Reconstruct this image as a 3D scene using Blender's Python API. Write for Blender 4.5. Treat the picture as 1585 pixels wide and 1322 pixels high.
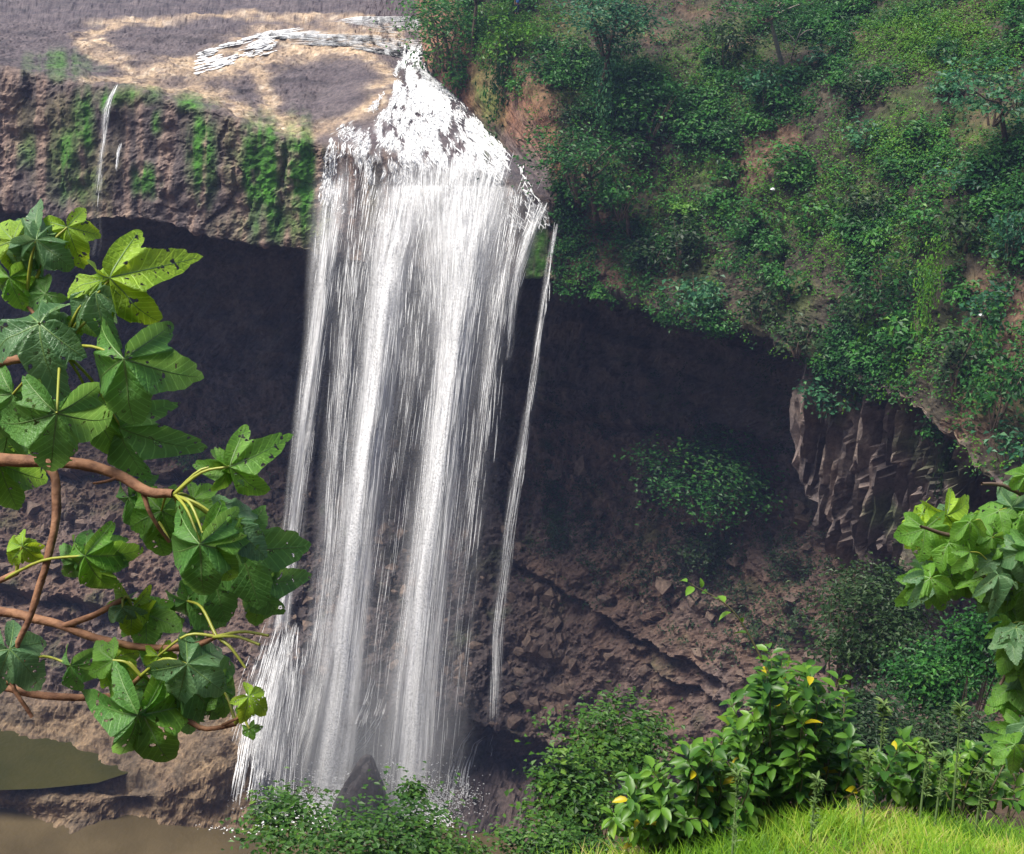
import bpy, math, random
import numpy as np
from mathutils import Vector, Matrix
from mathutils.bvhtree import BVHTree
R = math.radians
rng = np.random.default_rng(11)
random.seed(5)
for o in list(bpy.data.objects): bpy.data.objects.remove(o)
scene = bpy.context.scene
COL = scene.collection

# ------------------------------------------------------------------ camera
W0, H0 = 1585.0, 1322.0                      # size of the photograph
HFOV = R(45); F = W0 / 2 / math.tan(HFOV / 2)
CAM_Z = 80.0; PITCH = R(22); ROLL = R(5.5)
FWD = np.array([0, math.cos(PITCH), -math.sin(PITCH)])
UPV = np.array([0, math.sin(PITCH), math.cos(PITCH)])
XV = np.array([1.0, 0, 0])
RIGHT = math.cos(ROLL) * XV + math.sin(ROLL) * UPV
UP = -math.sin(ROLL) * XV + math.cos(ROLL) * UPV
CAM = np.array([0, 0, CAM_Z])
cd = bpy.data.cameras.new("camera"); cam = bpy.data.objects.new("camera", cd); COL.objects.link(cam)
cam.matrix_world = Matrix(((RIGHT[0], UP[0], -FWD[0], 0), (RIGHT[1], UP[1], -FWD[1], 0), (RIGHT[2], UP[2], -FWD[2], CAM_Z), (0, 0, 0, 1)))
cd.sensor_fit = 'HORIZONTAL'; cd.angle = HFOV; cd.clip_start = 0.05; cd.clip_end = 3000
scene.camera = cam

# ------------------------------------------------------------------ light (overcast)
SUN_EL, SUN_AZ = R(60), R(257)               # azimuth clockwise from +Y
world = bpy.data.worlds.new("World"); scene.world = world; world.use_nodes = True
wn = world.node_tree; bg = wn.nodes["Background"]
sky = wn.nodes.new("ShaderNodeTexSky"); sky.sky_type = 'NISHITA'; sky.sun_disc = False
sky.sun_elevation = SUN_EL; sky.sun_rotation = SUN_AZ; sky.air_density = 1.0; sky.dust_density = 2.5
wn.links.new(sky.outputs[0], bg.inputs[0]); bg.inputs[1].default_value = 0.068
sd = bpy.data.lights.new("sun", 'SUN'); sun = bpy.data.objects.new("sun", sd); COL.objects.link(sun)
sd.energy = 3.5; sd.angle = R(22); sd.color = (1.0, 0.95, 0.86)
sdir = Vector((math.sin(SUN_AZ) * math.cos(SUN_EL), math.cos(SUN_AZ) * math.cos(SUN_EL), math.sin(SUN_EL)))
sun.rotation_euler = (-sdir).to_track_quat('-Z', 'Y').to_euler(); sun.location = (0, 0, 200)
vs = scene.view_settings; vs.view_transform = 'Standard'; vs.look = 'None'; vs.exposure = 1.1; vs.gamma = 1
vs.use_curve_mapping = False
cy = scene.cycles; cy.max_bounces = 6; cy.diffuse_bounces = 3; cy.glossy_bounces = 2; cy.transmission_bounces = 3
cy.transparent_max_bounces = 16; cy.volume_bounces = 0; cy.use_denoising = True
cy.caustics_reflective = False; cy.caustics_refractive = False

# ------------------------------------------------------------------ helpers
def ray(px, py):
    a = (np.asarray(px, float) - W0 / 2) / F; b = -(np.asarray(py, float) - H0 / 2) / F
    return FWD + a[..., None] * RIGHT + b[..., None] * UP
def P(px, py, Y):
    """world point seen at photo pixel (px,py), Y metres in front of the viewpoint"""
    d = ray(px, py); t = np.asarray(Y, float) / d[..., 1]
    return CAM + d * t[..., None]
def PT(px, py, t):
    d = ray(px, py); return CAM + d * np.asarray(t, float)[..., None]
def PZ(px, py, z):
    d = ray(px, py); t = (np.asarray(z, float) - CAM_Z) / d[..., 2]
    return CAM + d * t[..., None]
def proj(p):
    q = p - CAM; w = q @ FWD
    return W0 / 2 + F * (q @ RIGHT) / w, H0 / 2 - F * (q @ UP) / w

def _h(ix, iy, iz):
    n = (ix * 374761393 + iy * 668265263 + iz * 2147483647 + 1013904223) & 0xFFFFFFFF
    n = ((n ^ (n >> 13)) * 1274126177) & 0xFFFFFFFF
    n = ((n ^ (n >> 16)) * 2246822519) & 0xFFFFFFFF
    return ((n ^ (n >> 15)) & 0xFFFF) / 32767.5 - 1.0
def vnoise(p):
    p = np.asarray(p, float); i = np.floor(p).astype(np.int64); f = p - i; f = f * f * (3 - 2 * f)
    x, y, z = i[..., 0], i[..., 1], i[..., 2]; u, v, w = f[..., 0], f[..., 1], f[..., 2]
    c = 0
    for dx in (0, 1):
        for dy in (0, 1):
            for dz in (0, 1):
                c = c + _h(x + dx, y + dy, z + dz) * (u if dx else 1 - u) * (v if dy else 1 - v) * (w if dz else 1 - w)
    return c
def fbm(p, o=4, g=0.5):
    s = 0; a = 1.0; n = 0; p = np.asarray(p, float)
    for k in range(o):
        s = s + a * vnoise(p * 2 ** k + 17.3 * k); n += a; a *= g
    return s / n
def cells(p):
    """vectorised worley: (random of nearest cell, F1, F2)"""
    p = np.asarray(p, float); i = np.floor(p).astype(np.int64)
    f1 = np.full(p.shape[:-1], 9.0); f2 = f1.copy(); idv = np.zeros(p.shape[:-1])
    for dx in (-1, 0, 1):
        for dy in (-1, 0, 1):
            for dz in (-1, 0, 1):
                c = i + (dx, dy, dz)
                q = np.stack([_h(c[..., 0] + 7 * k, c[..., 1] - 31 * k, c[..., 2] + 101 * k) * .5 + .5 for k in (1, 2, 3)], -1) + c
                d = np.linalg.norm(q - p, axis=-1); m = d < f1
                f2 = np.where(m, f1, np.minimum(f2, d)); f1 = np.where(m, d, f1)
                idv = np.where(m, _h(c[..., 0] + 5, c[..., 1] + 3, c[..., 2] + 9), idv)
    return idv, f1, f2
def sstep(a, b, x):
    t = np.clip((np.asarray(x, float) - a) / (b - a), 0, 1); return t * t * (3 - 2 * t)

def mesh(name, v, f, mats, smooth=False, attrs=None, midx=None):
    """v (N,3), f (M,k) array or list of such arrays"""
    fl = f if isinstance(f, list) else [f]
    me = bpy.data.meshes.new(name); v = np.ascontiguousarray(v, np.float32)
    me.vertices.add(len(v)); me.vertices.foreach_set("co", v.ravel())
    loops = np.concatenate([a.ravel() for a in fl]).astype(np.int32)
    tot = np.concatenate([np.full(len(a), a.shape[1]) for a in fl]).astype(np.int32)
    st = np.concatenate([[0], np.cumsum(tot)[:-1]]).astype(np.int32)
    me.loops.add(len(loops)); me.loops.foreach_set("vertex_index", loops)
    me.polygons.add(len(tot)); me.polygons.foreach_set("loop_start", st)
    try: me.polygons.foreach_set("loop_total", tot)
    except Exception: pass
    for m in (mats if isinstance(mats, (list, tuple)) else [mats]): me.materials.append(m)
    if midx is not None: me.polygons.foreach_set("material_index", np.asarray(midx, np.int32))
    me.update(calc_edges=True); me.validate()
    me.polygons.foreach_set("use_smooth", np.full(len(me.polygons), smooth))
    for k, a in (attrs or {}).items():
        a = np.asarray(a, np.float32)
        if a.ndim == 1:
            at = me.attributes.new(k, 'FLOAT', 'POINT'); at.data.foreach_set("value", a)
        else:
            at = me.attributes.new(k, 'FLOAT_COLOR', 'POINT')
            at.data.foreach_set("color", np.concatenate([a, np.ones((len(a), 1), np.float32)], 1).ravel())
    return me
def link(name, me, parent=None, loc=None):
    o = bpy.data.objects.new(name, me); COL.objects.link(o)
    if parent: o.parent = parent
    if loc is not None: o.location = loc
    return o
def tag(o, label=None, cat=None, group=None, kind=None):
    if label: o['label'] = label
    if cat: o['category'] = cat
    if group: o['group'] = group
    if kind: o['kind'] = kind
    return o
def empty(name, loc, label, cat, group=None):
    o = bpy.data.objects.new(name, None); COL.objects.link(o); o.location = loc; o.empty_display_size = .2
    return tag(o, label, cat, group)
def grid_faces(nu, nt):
    a = np.arange(nu * nt).reshape(nu, nt)
    return np.stack([a[:-1, :-1], a[1:, :-1], a[1:, 1:], a[:-1, 1:]], -1).reshape(-1, 4)
def tube(pts, rad, sides=7):
    """swept tube verts, faces (quads); pts (n,3), rad (n,)"""
    pts = np.asarray(pts, float); n = len(pts); rad = np.broadcast_to(np.asarray(rad, float), (n,))
    tg = np.gradient(pts, axis=0); tg /= np.linalg.norm(tg, axis=1)[:, None] + 1e-9
    up = np.array([.3, .2, .93]); up = up if abs(tg[0] @ up) < .9 else np.array([1., 0, 0])
    V = []
    for k in range(n):
        s = np.cross(tg[k], up); s /= np.linalg.norm(s) + 1e-9; up = np.cross(s, tg[k])
        a = np.arange(sides) * 2 * np.pi / sides
        V.append(pts[k] + rad[k] * (np.cos(a)[:, None] * s + np.sin(a)[:, None] * up))
    V = np.concatenate(V); Fq = []
    for k in range(n - 1):
        for j in range(sides):
            Fq.append((k * sides + j, k * sides + (j + 1) % sides, (k + 1) * sides + (j + 1) % sides, (k + 1) * sides + j))
    return V, np.array(Fq)
def spline(pts, n):
    """smooth resample of a polyline (Catmull-Rom)"""
    p = np.asarray(pts, float); p = np.concatenate([[2 * p[0] - p[1]], p, [2 * p[-1] - p[-2]]])
    t = np.linspace(0, len(p) - 3 - 1e-6, n); i = t.astype(int); f = (t - i)[:, None]
    a, b, c, d = p[i], p[i + 1], p[i + 2], p[i + 3]
    return .5 * (2 * b + (c - a) * f + (2 * a - 5 * b + 4 * c - d) * f ** 2 + (3 * b - a - 3 * c + d) * f ** 3)
def join(parts):
    """merge [(v,f),...] of the same face size"""
    V, Fq, o = [], [], 0
    for v, f in parts: V.append(v); Fq.append(f + o); o += len(v)
    return np.concatenate(V), np.concatenate(Fq)

# ------------------------------------------------------------------ materials
def mat(name):
    m = bpy.data.materials.new(name); m.use_nodes = True
    nt = m.node_tree; return m, nt, nt.nodes["Principled BSDF"]
def N(nt, t, **k):
    n = nt.nodes.new(t)
    for a, b in k.items(): setattr(n, a, b)
    return n
def ramp(nt, stops):
    r = N(nt, "ShaderNodeValToRGB"); e = r.color_ramp.elements
    while len(e) < len(stops): e.new(.5)
    for el, (p, c) in zip(e, stops): el.position = p; el.color = (*c, 1)
    return r
def rock_mat(name, col=None, fine=2.2, bump=.5, rough=.8):
    """stone: colour from the surface's own mineral/moss map (or one colour) times two scales of grain, cracks in the bump"""
    m, nt, b = mat(name); L = nt.links.new
    tc = N(nt, "ShaderNodeTexCoord")
    n1 = N(nt, "ShaderNodeTexNoise"); n1.inputs["Scale"].default_value = fine; n1.inputs["Detail"].default_value = 8; n1.inputs["Roughness"].default_value = .7
    n2 = N(nt, "ShaderNodeTexNoise"); n2.inputs["Scale"].default_value = .35; n2.inputs["Detail"].default_value = 5
    vo = N(nt, "ShaderNodeTexVoronoi", feature='DISTANCE_TO_EDGE'); vo.inputs["Scale"].default_value = fine * .45
    for n in (n1, n2, vo): L(tc.outputs["Object"], n.inputs["Vector"])
    r1 = ramp(nt, [(.28, (.35, .34, .36)), (.5, (.95, .95, .95)), (.75, (1.75, 1.68, 1.6))]); L(n1.outputs[0], r1.inputs[0])
    r2 = ramp(nt, [(.3, (.7, .68, .72)), (.7, (1.3, 1.28, 1.22))]); L(n2.outputs[0], r2.inputs[0])
    mx = N(nt, "ShaderNodeMix", data_type='RGBA', blend_type='MULTIPLY'); mx.inputs[0].default_value = 1
    L(r1.outputs[0], mx.inputs[6]); L(r2.outputs[0], mx.inputs[7])
    mx2 = N(nt, "ShaderNodeMix", data_type='RGBA', blend_type='MULTIPLY'); mx2.inputs[0].default_value = 1
    L(mx.outputs[2], mx2.inputs[6])
    if col is None:
        at = N(nt, "ShaderNodeAttribute", attribute_name="basecol"); L(at.outputs["Color"], mx2.inputs[7])
    else: mx2.inputs[7].default_value = (*col, 1)
    L(mx2.outputs[2], b.inputs["Base Color"]); b.inputs["Roughness"].default_value = rough
    b.inputs["Specular IOR Level"].default_value = .3
    cr = N(nt, "ShaderNodeMapRange"); cr.inputs[2].default_value = .12; L(vo.outputs["Distance"], cr.inputs[0])
    ad = N(nt, "ShaderNodeMath", operation='MULTIPLY_ADD'); ad.inputs[1].default_value = .06; L(cr.outputs[0], ad.inputs[0]); L(n1.outputs[0], ad.inputs[2])
    bp = N(nt, "ShaderNodeBump"); bp.inputs["Strength"].default_value = bump; bp.inputs["Distance"].default_value = .5
    L(ad.outputs[0], bp.inputs["Height"]); L(bp.outputs[0], b.inputs["Normal"])
    return m
def leaf_mat(name, stops, transl=.3, rough=.5, spec=.35, objvar=.35):
    """foliage: colour by each leaf's own random number plus a shift per plant"""
    m, nt, b = mat(name); L = nt.links.new
    at = N(nt, "ShaderNodeAttribute", attribute_name="rnd"); oi = N(nt, "ShaderNodeObjectInfo")
    ma = N(nt, "ShaderNodeMath", operation='MULTIPLY_ADD'); ma.inputs[1].default_value = objvar; L(oi.outputs["Random"], ma.inputs[0])
    sb = N(nt, "ShaderNodeMath", operation='SUBTRACT'); sb.inputs[1].default_value = objvar / 2; L(at.outputs["Fac"], ma.inputs[2]); L(ma.outputs[0], sb.inputs[0])
    r = ramp(nt, stops); L(sb.outputs[0], r.inputs[0])
    L(r.outputs[0], b.inputs["Base Color"]); b.inputs["Roughness"].default_value = rough; b.inputs["Specular IOR Level"].default_value = spec
    if transl:
        tr = N(nt, "ShaderNodeBsdfTranslucent"); hs = N(nt, "ShaderNodeHueSaturation"); hs.inputs["Value"].default_value = 1.3; hs.inputs["Hue"].default_value = .48
        L(r.outputs[0], hs.inputs["Color"]); L(hs.outputs[0], tr.inputs["Color"])
        mx = N(nt, "ShaderNodeMixShader"); mx.inputs[0].default_value = transl
        L(b.outputs[0], mx.inputs[1]); L(tr.outputs[0], mx.inputs[2]); L(mx.outputs[0], nt.nodes["Material Output"].inputs[0])
    return m
def bark_mat(name, c1, c2, scale=20, bump=.4):
    m, nt, b = mat(name); L = nt.links.new
    tc = N(nt, "ShaderNodeTexCoord"); n = N(nt, "ShaderNodeTexNoise"); n.inputs["Scale"].default_value = scale; n.inputs["Detail"].default_value = 6
    L(tc.outputs["Object"], n.inputs["Vector"]); r = ramp(nt, [(.3, c1), (.7, c2)]); L(n.outputs[0], r.inputs[0])
    L(r.outputs[0], b.inputs["Base Color"]); b.inputs["Roughness"].default_value = .8
    bp = N(nt, "ShaderNodeBump"); bp.inputs["Strength"].default_value = bump; bp.inputs["Distance"].default_value = .3 / scale; L(n.outputs[0], bp.inputs["Height"]); L(bp.outputs[0], b.inputs["Normal"])
    return m

M_CLIFF = rock_mat("cliff_rock")
M_BOULDER = rock_mat("boulder_rock", (.03, .024, .024), rough=.5)
M_RUBBLE = rock_mat("fallen_stone", (.135, .098, .078))
M_SOIL = rock_mat("hillside_soil", (.085, .055, .035), fine=6)
m, nt, b = mat("falling_water"); M_WATER = m
b.inputs["Base Color"].default_value = (.86, .87, .89, 1); b.inputs["Roughness"].default_value = .55; b.inputs["Specular IOR Level"].default_value = .3
def droplets(nt, *nodes):
    """falling water is millions of drops: every speck of it faces its own way"""
    tc = N(nt, "ShaderNodeTexCoord"); n = N(nt, "ShaderNodeTexNoise"); n.inputs["Scale"].default_value = 6; n.inputs["Detail"].default_value = 3; nt.links.new(tc.outputs["Object"], n.inputs[0])
    a = N(nt, "ShaderNodeVectorMath", operation='SUBTRACT'); a.inputs[1].default_value = (.5, .5, .5); nt.links.new(n.outputs["Color"], a.inputs[0])
    s = N(nt, "ShaderNodeVectorMath", operation='SCALE'); s.inputs["Scale"].default_value = 2.6; nt.links.new(a.outputs[0], s.inputs[0])
    d = N(nt, "ShaderNodeVectorMath", operation='ADD'); nt.links.new(s.outputs[0], d.inputs[0]); d.inputs[1].default_value = (-.1, -.55, .85)
    z = N(nt, "ShaderNodeVectorMath", operation='NORMALIZE'); nt.links.new(d.outputs[0], z.inputs[0])
    for q in nodes: nt.links.new(z.outputs[0], q.inputs["Normal"])
tr = N(nt, "ShaderNodeBsdfTranslucent"); tr.inputs[0].default_value = (.9, .9, .92, 1); droplets(nt, b, tr)
mx = N(nt, "ShaderNodeMixShader"); mx.inputs[0].default_value = .2
nt.links.new(b.outputs[0], mx.inputs[1]); nt.links.new(tr.outputs[0], mx.inputs[2]); nt.links.new(mx.outputs[0], nt.nodes["Material Output"].inputs[0])
def pool_mat(name, c1, c2, rough=.3):
    m, nt, b = mat(name); L = nt.links.new
    tc = N(nt, "ShaderNodeTexCoord"); n = N(nt, "ShaderNodeTexNoise"); n.inputs["Scale"].default_value = .18; n.inputs["Detail"].default_value = 4
    n2 = N(nt, "ShaderNodeTexNoise"); n2.inputs["Scale"].default_value = 2.2; n2.inputs["Detail"].default_value = 3
    L(tc.outputs["Object"], n.inputs["Vector"]); L(tc.outputs["Object"], n2.inputs["Vector"])
    r = ramp(nt, [(.35, c1), (.65, c2)]); L(n.outputs[0], r.inputs[0]); L(r.outputs[0], b.inputs["Base Color"]); b.inputs["Roughness"].default_value = rough
    b.inputs["Specular IOR Level"].default_value = .25
    bp = N(nt, "ShaderNodeBump"); bp.inputs["Strength"].default_value = .3; bp.inputs["Distance"].default_value = .2; L(n2.outputs[0], bp.inputs["Height"]); L(bp.outputs[0], b.inputs["Normal"])
    return m
M_POOL = pool_mat("muddy_water", (.06, .045, .022), (.09, .068, .035))
M_POOL2 = pool_mat("green_water", (.025, .026, .006), (.04, .037, .010))
# ------------------------------------------------------------------ the gorge wall: one lofted surface from river bed to pool
def rowi(u, pts):
    """pts: (u,py,Y) or (u,px,py,Y) -> world points along u"""
    q = np.array([(p[0], p[0], p[1], p[2]) if len(p) == 3 else p for p in pts], float)
    return P(np.interp(u, q[:, 0], q[:, 1]), np.interp(u, q[:, 0], q[:, 2]), np.interp(u, q[:, 0], q[:, 3]))
U = np.concatenate([np.linspace(-420, 848, 400, endpoint=False), np.linspace(848, 872, 44, endpoint=False), np.linspace(872, 2050, 380)])
T0 = rowi(U, [(-420, -120, 240), (-150, -70, 230), (0, -60, 225), (350, -50, 215), (600, -45, 205), (850, 640, -20, 190), (868, 660, -170, 162), (950, -200, 135), (1100, -200, 134), (1300, -200, 128), (1585, -200, 114), (1850, -180, 100), (2050, -150, 92)])
T1 = rowi(U, [(-420, 10, 150), (0, 35, 142), (350, 50, 140), (550, 60, 138), (850, 655, 100, 134), (868, 735, 15, 127), (950, 10, 122), (1100, -10, 121), (1300, -20, 114), (1585, -20, 100), (1850, 0, 86), (2050, 20, 79)])
T2 = rowi(U, [(-420, 50, 126), (0, 85, 122), (170, 112, 119), (330, 140, 117), (420, 165, 115), (490, 170, 114.5), (560, 150, 114), (640, 150, 113.5), (720, 185, 111), (790, 240, 108), (850, 846, 290, 105.5), (868, 850, 165, 109), (950, 180, 110), (1100, 160, 107), (1300, 160, 99), (1585, 160, 85), (1850, 200, 73), (2050, 240, 66)])
T3 = rowi(U, [(-420, 60, 118), (0, 105, 113), (100, 122, 112), (170, 135, 111), (250, 155, 110), (330, 172, 109), (420, 208, 107.5), (490, 222, 107), (560, 235, 106), (650, 250, 105), (750, 268, 104.5), (830, 300, 104), (850, 852, 312, 103.8), (868, 868, 315, 104.2), (950, 330, 104.5), (1050, 370, 100.5), (1150, 370, 96), (1250, 400, 90.5), (1350, 440, 84.5), (1450, 470, 78), (1585, 520, 70), (1850, 620, 57), (2050, 710, 50)])
E = rowi(U, [(-420, 290, 117), (0, 325, 110.5), (100, 345, 109.5), (230, 342, 108.5), (330, 372, 107.5), (430, 388, 106.5), (520, 405, 105.5), (650, 420, 104.5), (760, 430, 103.8), (850, 846, 432, 103.2), (868, 868, 436, 103), (950, 452, 101), (1000, 465, 99), (1060, 500, 96), (1150, 495, 91.5), (1220, 540, 87), (1330, 605, 79.5), (1420, 640, 73.5), (1500, 730, 67), (1600, 800, 61), (1850, 900, 50), (2050, 980, 44)])
tg = np.gradient(E, axis=0); k = np.ones(61) / 61
tg = np.stack([np.convolve(np.pad(tg[:, i], 30, 'edge'), k, 'valid') for i in range(3)], 1)
NRM = np.stack([-tg[:, 1], tg[:, 0], 0 * tg[:, 0]], 1); NRM /= np.linalg.norm(NRM, axis=1)[:, None]   # into the rock
ZV = np.array([0, 0, 1.0])
cw = (sstep(1205, 1228, U) * (1 - sstep(1440, 1500, U)))[:, None]     # the hanging curtain of rock on the right
right = sstep(950, 1150, U)[:, None]; far = sstep(1480, 1620, U)[:, None]
E2 = E + NRM * (1.2 + 1.3 * cw) + ZV * .4
E3c = rowi(U, [(-420, 700, 80), (1205, 640, 88.5), (1235, 755, 87), (1262, 812, 86), (1310, 865, 83.5), (1360, 850, 80.5), (1400, 878, 77.5), (1445, 840, 74.5), (1500, 800, 71), (2050, 980, 48)])
E3 = (E + NRM * 3.5 + ZV * .8) * (1 - cw) + E3c * cw
CE = (E + NRM * (11 - 4 * right - 4 * far) + ZV * 1.0) * (1 - cw) + (E3c + NRM * 3 + ZV * 2) * cw
B1 = E + NRM * (22 - 9 * right - 6 * far) + ZV * (-2.5 - 2 * cw)
B2 = rowi(U, [(-420, 530, 134), (0, 555, 127), (300, 562, 126), (480, 575, 125), (830, 600, 122), (950, 612, 119), (1100, 645, 113), (1250, 700, 103), (1400, 780, 91), (1600, 900, 78), (1850, 1000, 66), (2050, 1080, 58)])
B3 = rowi(U, [(-420, 770, 120), (0, 760, 117), (200, 742, 117), (320, 745, 117), (480, 800, 115), (800, 850, 112), (1000, 880, 107), (1150, 890, 101), (1300, 905, 92), (1450, 950, 82), (1600, 1000, 72), (1850, 1100, 61), (2050, 1180, 53)])
FT = rowi(U, [(-420, 1000, 107), (0, 1010, 104), (300, 1035, 103), (420, 1000, 101), (520, 1060, 100.5), (650, 1100, 100.5), (760, 1125, 101), (880, 1165, 99.5), (1000, 1165, 97), (1150, 1165, 92), (1300, 1175, 84), (1450, 1195, 76), (1600, 1220, 68), (1850, 1270, 57), (2050, 1300, 50)])
rw = (sstep(690, 740, U) * (1 - sstep(900, 1000, U)))[:, None]
lw = (1 - sstep(385, 450, U))[:, None]
Gz = PZ(U, np.interp(U, [-420, 0, 120, 200, 300, 375, 2050], [1225, 1256, 1279, 1272, 1281, 1290, 1290]), -0.3 + 0 * U)
Gr = FT + NRM * 3.5; Gr[:, 2] = -1.0
G = Gz * lw + Gr * (1 - lw)
F2c = rowi(U, [(-420, 1110, 100), (0, 1125, 99), (130, 1125, 99), (250, 1110, 99), (370, 1100, 98.5), (2050, 1100, 90)])
F3c = rowi(U, [(-420, 1190, 93), (0, 1218, 92), (120, 1236, 91.5), (250, 1228, 92), (340, 1200, 93), (400, 1180, 95), (2050, 1180, 90)])
F2 = F2c * lw + (FT * .66 + G * .34 - NRM * .3) * (1 - lw); F3 = F3c * lw + (FT * .33 + G * .67) * (1 - lw)
zc = lambda p, z: np.concatenate([p[:, :2], np.full((len(p), 1), z)], 1)
F2 = F2 * (1 - rw) + (FT + NRM * 4 - ZV * .8) * rw; F3 = F3 * (1 - rw) + zc(FT + NRM * 3.5, 1.2) * rw; G = G * (1 - rw) + zc(FT - NRM * 7, .2) * rw
HH = G - NRM * 9; HH[:, 2] = -4
rows = [T0, T1, T2, T3, E, E2, E3, CE, B1, B2, B3, FT, F2, F3, G, HH]
cnt = [26, 50, 46, 60, 5, 44, 8, 12, 34, 72, 84, 26, 30, 14, 6]
seg = []
for i, n in enumerate(cnt):
    t = np.linspace(0, 1, n, endpoint=(i == len(cnt) - 1))[None, :, None]
    seg.append(rows[i][:, None] * (1 - t) + rows[i + 1][:, None] * t)
S = np.concatenate(seg, 1)
st = np.concatenate([[0], np.cumsum(cnt)]); st[-1] -= 1                # row index of every key row
def smooth(A, ax, n):
    for _ in range(n):
        B = A.copy(); sl = [slice(None)] * 3; a = sl.copy(); c = sl.copy(); m = sl.copy()
        m[ax] = slice(1, -1); a[ax] = slice(0, -2); c[ax] = slice(2, None)
        B[tuple(m)] = .25 * A[tuple(a)] + .5 * A[tuple(m)] + .25 * A[tuple(c)]; A = B
    return A
S = smooth(smooth(S, 1, 6), 0, 5)
SB = S.copy()                                                           # smooth base, for water flowing over it
NU, NT = S.shape[:2]
def normals(S):
    du = np.gradient(S, axis=0); dt = np.gradient(S, axis=1); n = np.cross(du, dt); return n / (np.linalg.norm(n, axis=-1)[..., None] + 1e-9)
nm = normals(S)
if nm[100, st[3] + 30, 1] > 0: nm = -nm                                 # out of the rock
tt = np.arange(NT)[None, :] + 0 * U[:, None]; uu = U[:, None] + 0 * tt
px0, py0 = proj(S.reshape(-1, 3)); px0 = px0.reshape(NU, NT); py0 = py0.reshape(NU, NT)
plateau = (1 - sstep(845, 856, uu)) * (1 - sstep(st[3] - 10, st[3] + 4, tt))
face = sstep(st[3] - 8, st[3] + 6, tt) * (1 - sstep(st[5], st[5] + 6, tt))
curtain = sstep(1205, 1230, uu) * (1 - sstep(1450, 1510, uu)) * sstep(st[4], st[4] + 4, tt) * (1 - sstep(st[6], st[6] + 5, tt))
lower = sstep(st[8], st[9], tt)
terr = sstep(st[11] + 4, st[12], tt) * (1 - sstep(385, 460, uu))
# displacement
arc0 = np.concatenate([[0], np.cumsum(np.linalg.norm(np.diff(E, axis=0), axis=1))])[:, None] + 0 * tt
i2_, f12, f22 = cells(np.stack([arc0 * 1.3 + .6 * fbm(S * .4, 2), S[..., 2] * .11, 0 * arc0], -1)); col2 = i2_ * .5 + np.clip(f22 - f12, 0, .3) * 1.5 - .25
rough = fbm(S * .5 + 8, 5, .62) * 1.9
big = fbm(S * (.09, .09, .12), 4) * 2.2
arc = np.concatenate([[0], np.cumsum(np.linalg.norm(np.diff(E, axis=0), axis=1))])[:, None] + 0 * tt   # metres along the wall
idc, f1c, f2c = cells(np.stack([arc * .42 + .9 * fbm(S * .25, 3), S[..., 2] * .10 + .5 * fbm(S * .2 + 12, 2), 0 * arc], -1))                     # vertical flutes and columns
msk = .5 + .5 * np.clip(fbm(S * .13 + 55, 3) * 3, -1, 1)
col_d = (idc * .5 + np.clip(f2c - f1c, 0, .35) * 1.6 - .3)
idb, f1b, f2b = cells(S * .45 + fbm(S * .5, 2)[..., None] * .6)                                # broken blocks
msk = .5 + .5 * np.clip(fbm(S * .13 + 55, 3) * 3, -1, 1)
blk = (idb * .55 + np.clip(f2b - f1b, 0, .12) * 1.2) * msk - .1
idb2, f1b2, f2b2 = cells(S * 1.3); blk2 = idb2 * .16 + np.clip(f2b2 - f1b2, 0, .2) * .6
strata = np.abs(((S[..., 2] * .33 + fbm(S * .06, 3) * 1.5) % 1) - .5) * 1.1
fine = fbm(S * 1.4, 4) * .35
pl_d = fbm(S * (.25, .25, .25), 5, .6) * .9 + blk2 * .5
def shard(f, seed, zf):
    a = arc0 * f + .5 * fbm(S * .25 + seed, 3); c = np.floor(a).astype(np.int64); fr = a - c; h1 = _h(c, 0 * c + seed, 0 * c)
    zc_ = np.floor(S[..., 2] * zf + 3 * h1 + .35 * fr).astype(np.int64); h2 = _h(c, zc_, 0 * c + 7 * seed); h3 = _h(c, zc_, 0 * c + 3 * seed)
    return h2 * .5 + (1 - np.abs(2 * fr - 1 + .5 * h3)) * .9 - .3, h2
sh1, hs1 = shard(.55, 3, .12); sh2, hs2 = shard(1.5, 9, .22)
shards = 1.5 * sh1 + .75 * sh2
d = plateau * pl_d + (1 - plateau) * (1 - terr) * (1 - .85 * curtain) * (1 - .5 * face * (uu < 860)) * (.7 * big + fine + .6 * blk2) + face * (1 - curtain) * (.5 * msk * col_d + .3 * rough + .3 * blk * (uu < 860)) \
    + curtain * (shards) + lower * (1 - terr) * (1.2 * blk + .45 * strata + rough) + terr * (fbm(S * .3, 5, .6) * 1.6 + .5 * blk2 + .5 * fine)
band = sstep(st[8], st[8] + 8, tt) * (1 - sstep(st[9] + 6, st[9] + 20, tt))
d += band * (1.0 * strata)
fallz = sstep(480, 540, uu) * (1 - sstep(846, 852, uu))
calm = fallz * sstep(st[1], st[2], tt) * (1 - sstep(st[4] - 10, st[4], tt))
d = d * (1 - .75 * calm)
def blob(cx, cy, rx, ry): return np.exp(-(((px0 - cx) / rx) ** 2 + ((py0 - cy) / ry) ** 2))
vis_low = tt > st[10]
d += vis_low * (-1.4 * blob(50, 1172, 80, 26) - 2.2 * blob(190, 1215, 48, 18) - 2.0 * blob(208, 1250, 24, 10) + 1.6 * blob(320, 1165, 40, 60) + .8 * blob(60, 1100, 70, 25) + .7 * blob(60, 1235, 60, 14))
def seg_d(ax, ay, bx, by, X, Y):
    vx, vy = bx - ax, by - ay; t = np.clip(((X - ax) * vx + (Y - ay) * vy) / (vx * vx + vy * vy + 1e-9), 0, 1)
    return np.hypot(X - ax - t * vx, (Y - ay - t * vy))
lj = fbm(S * .3 + 5, 4) * 26
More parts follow.
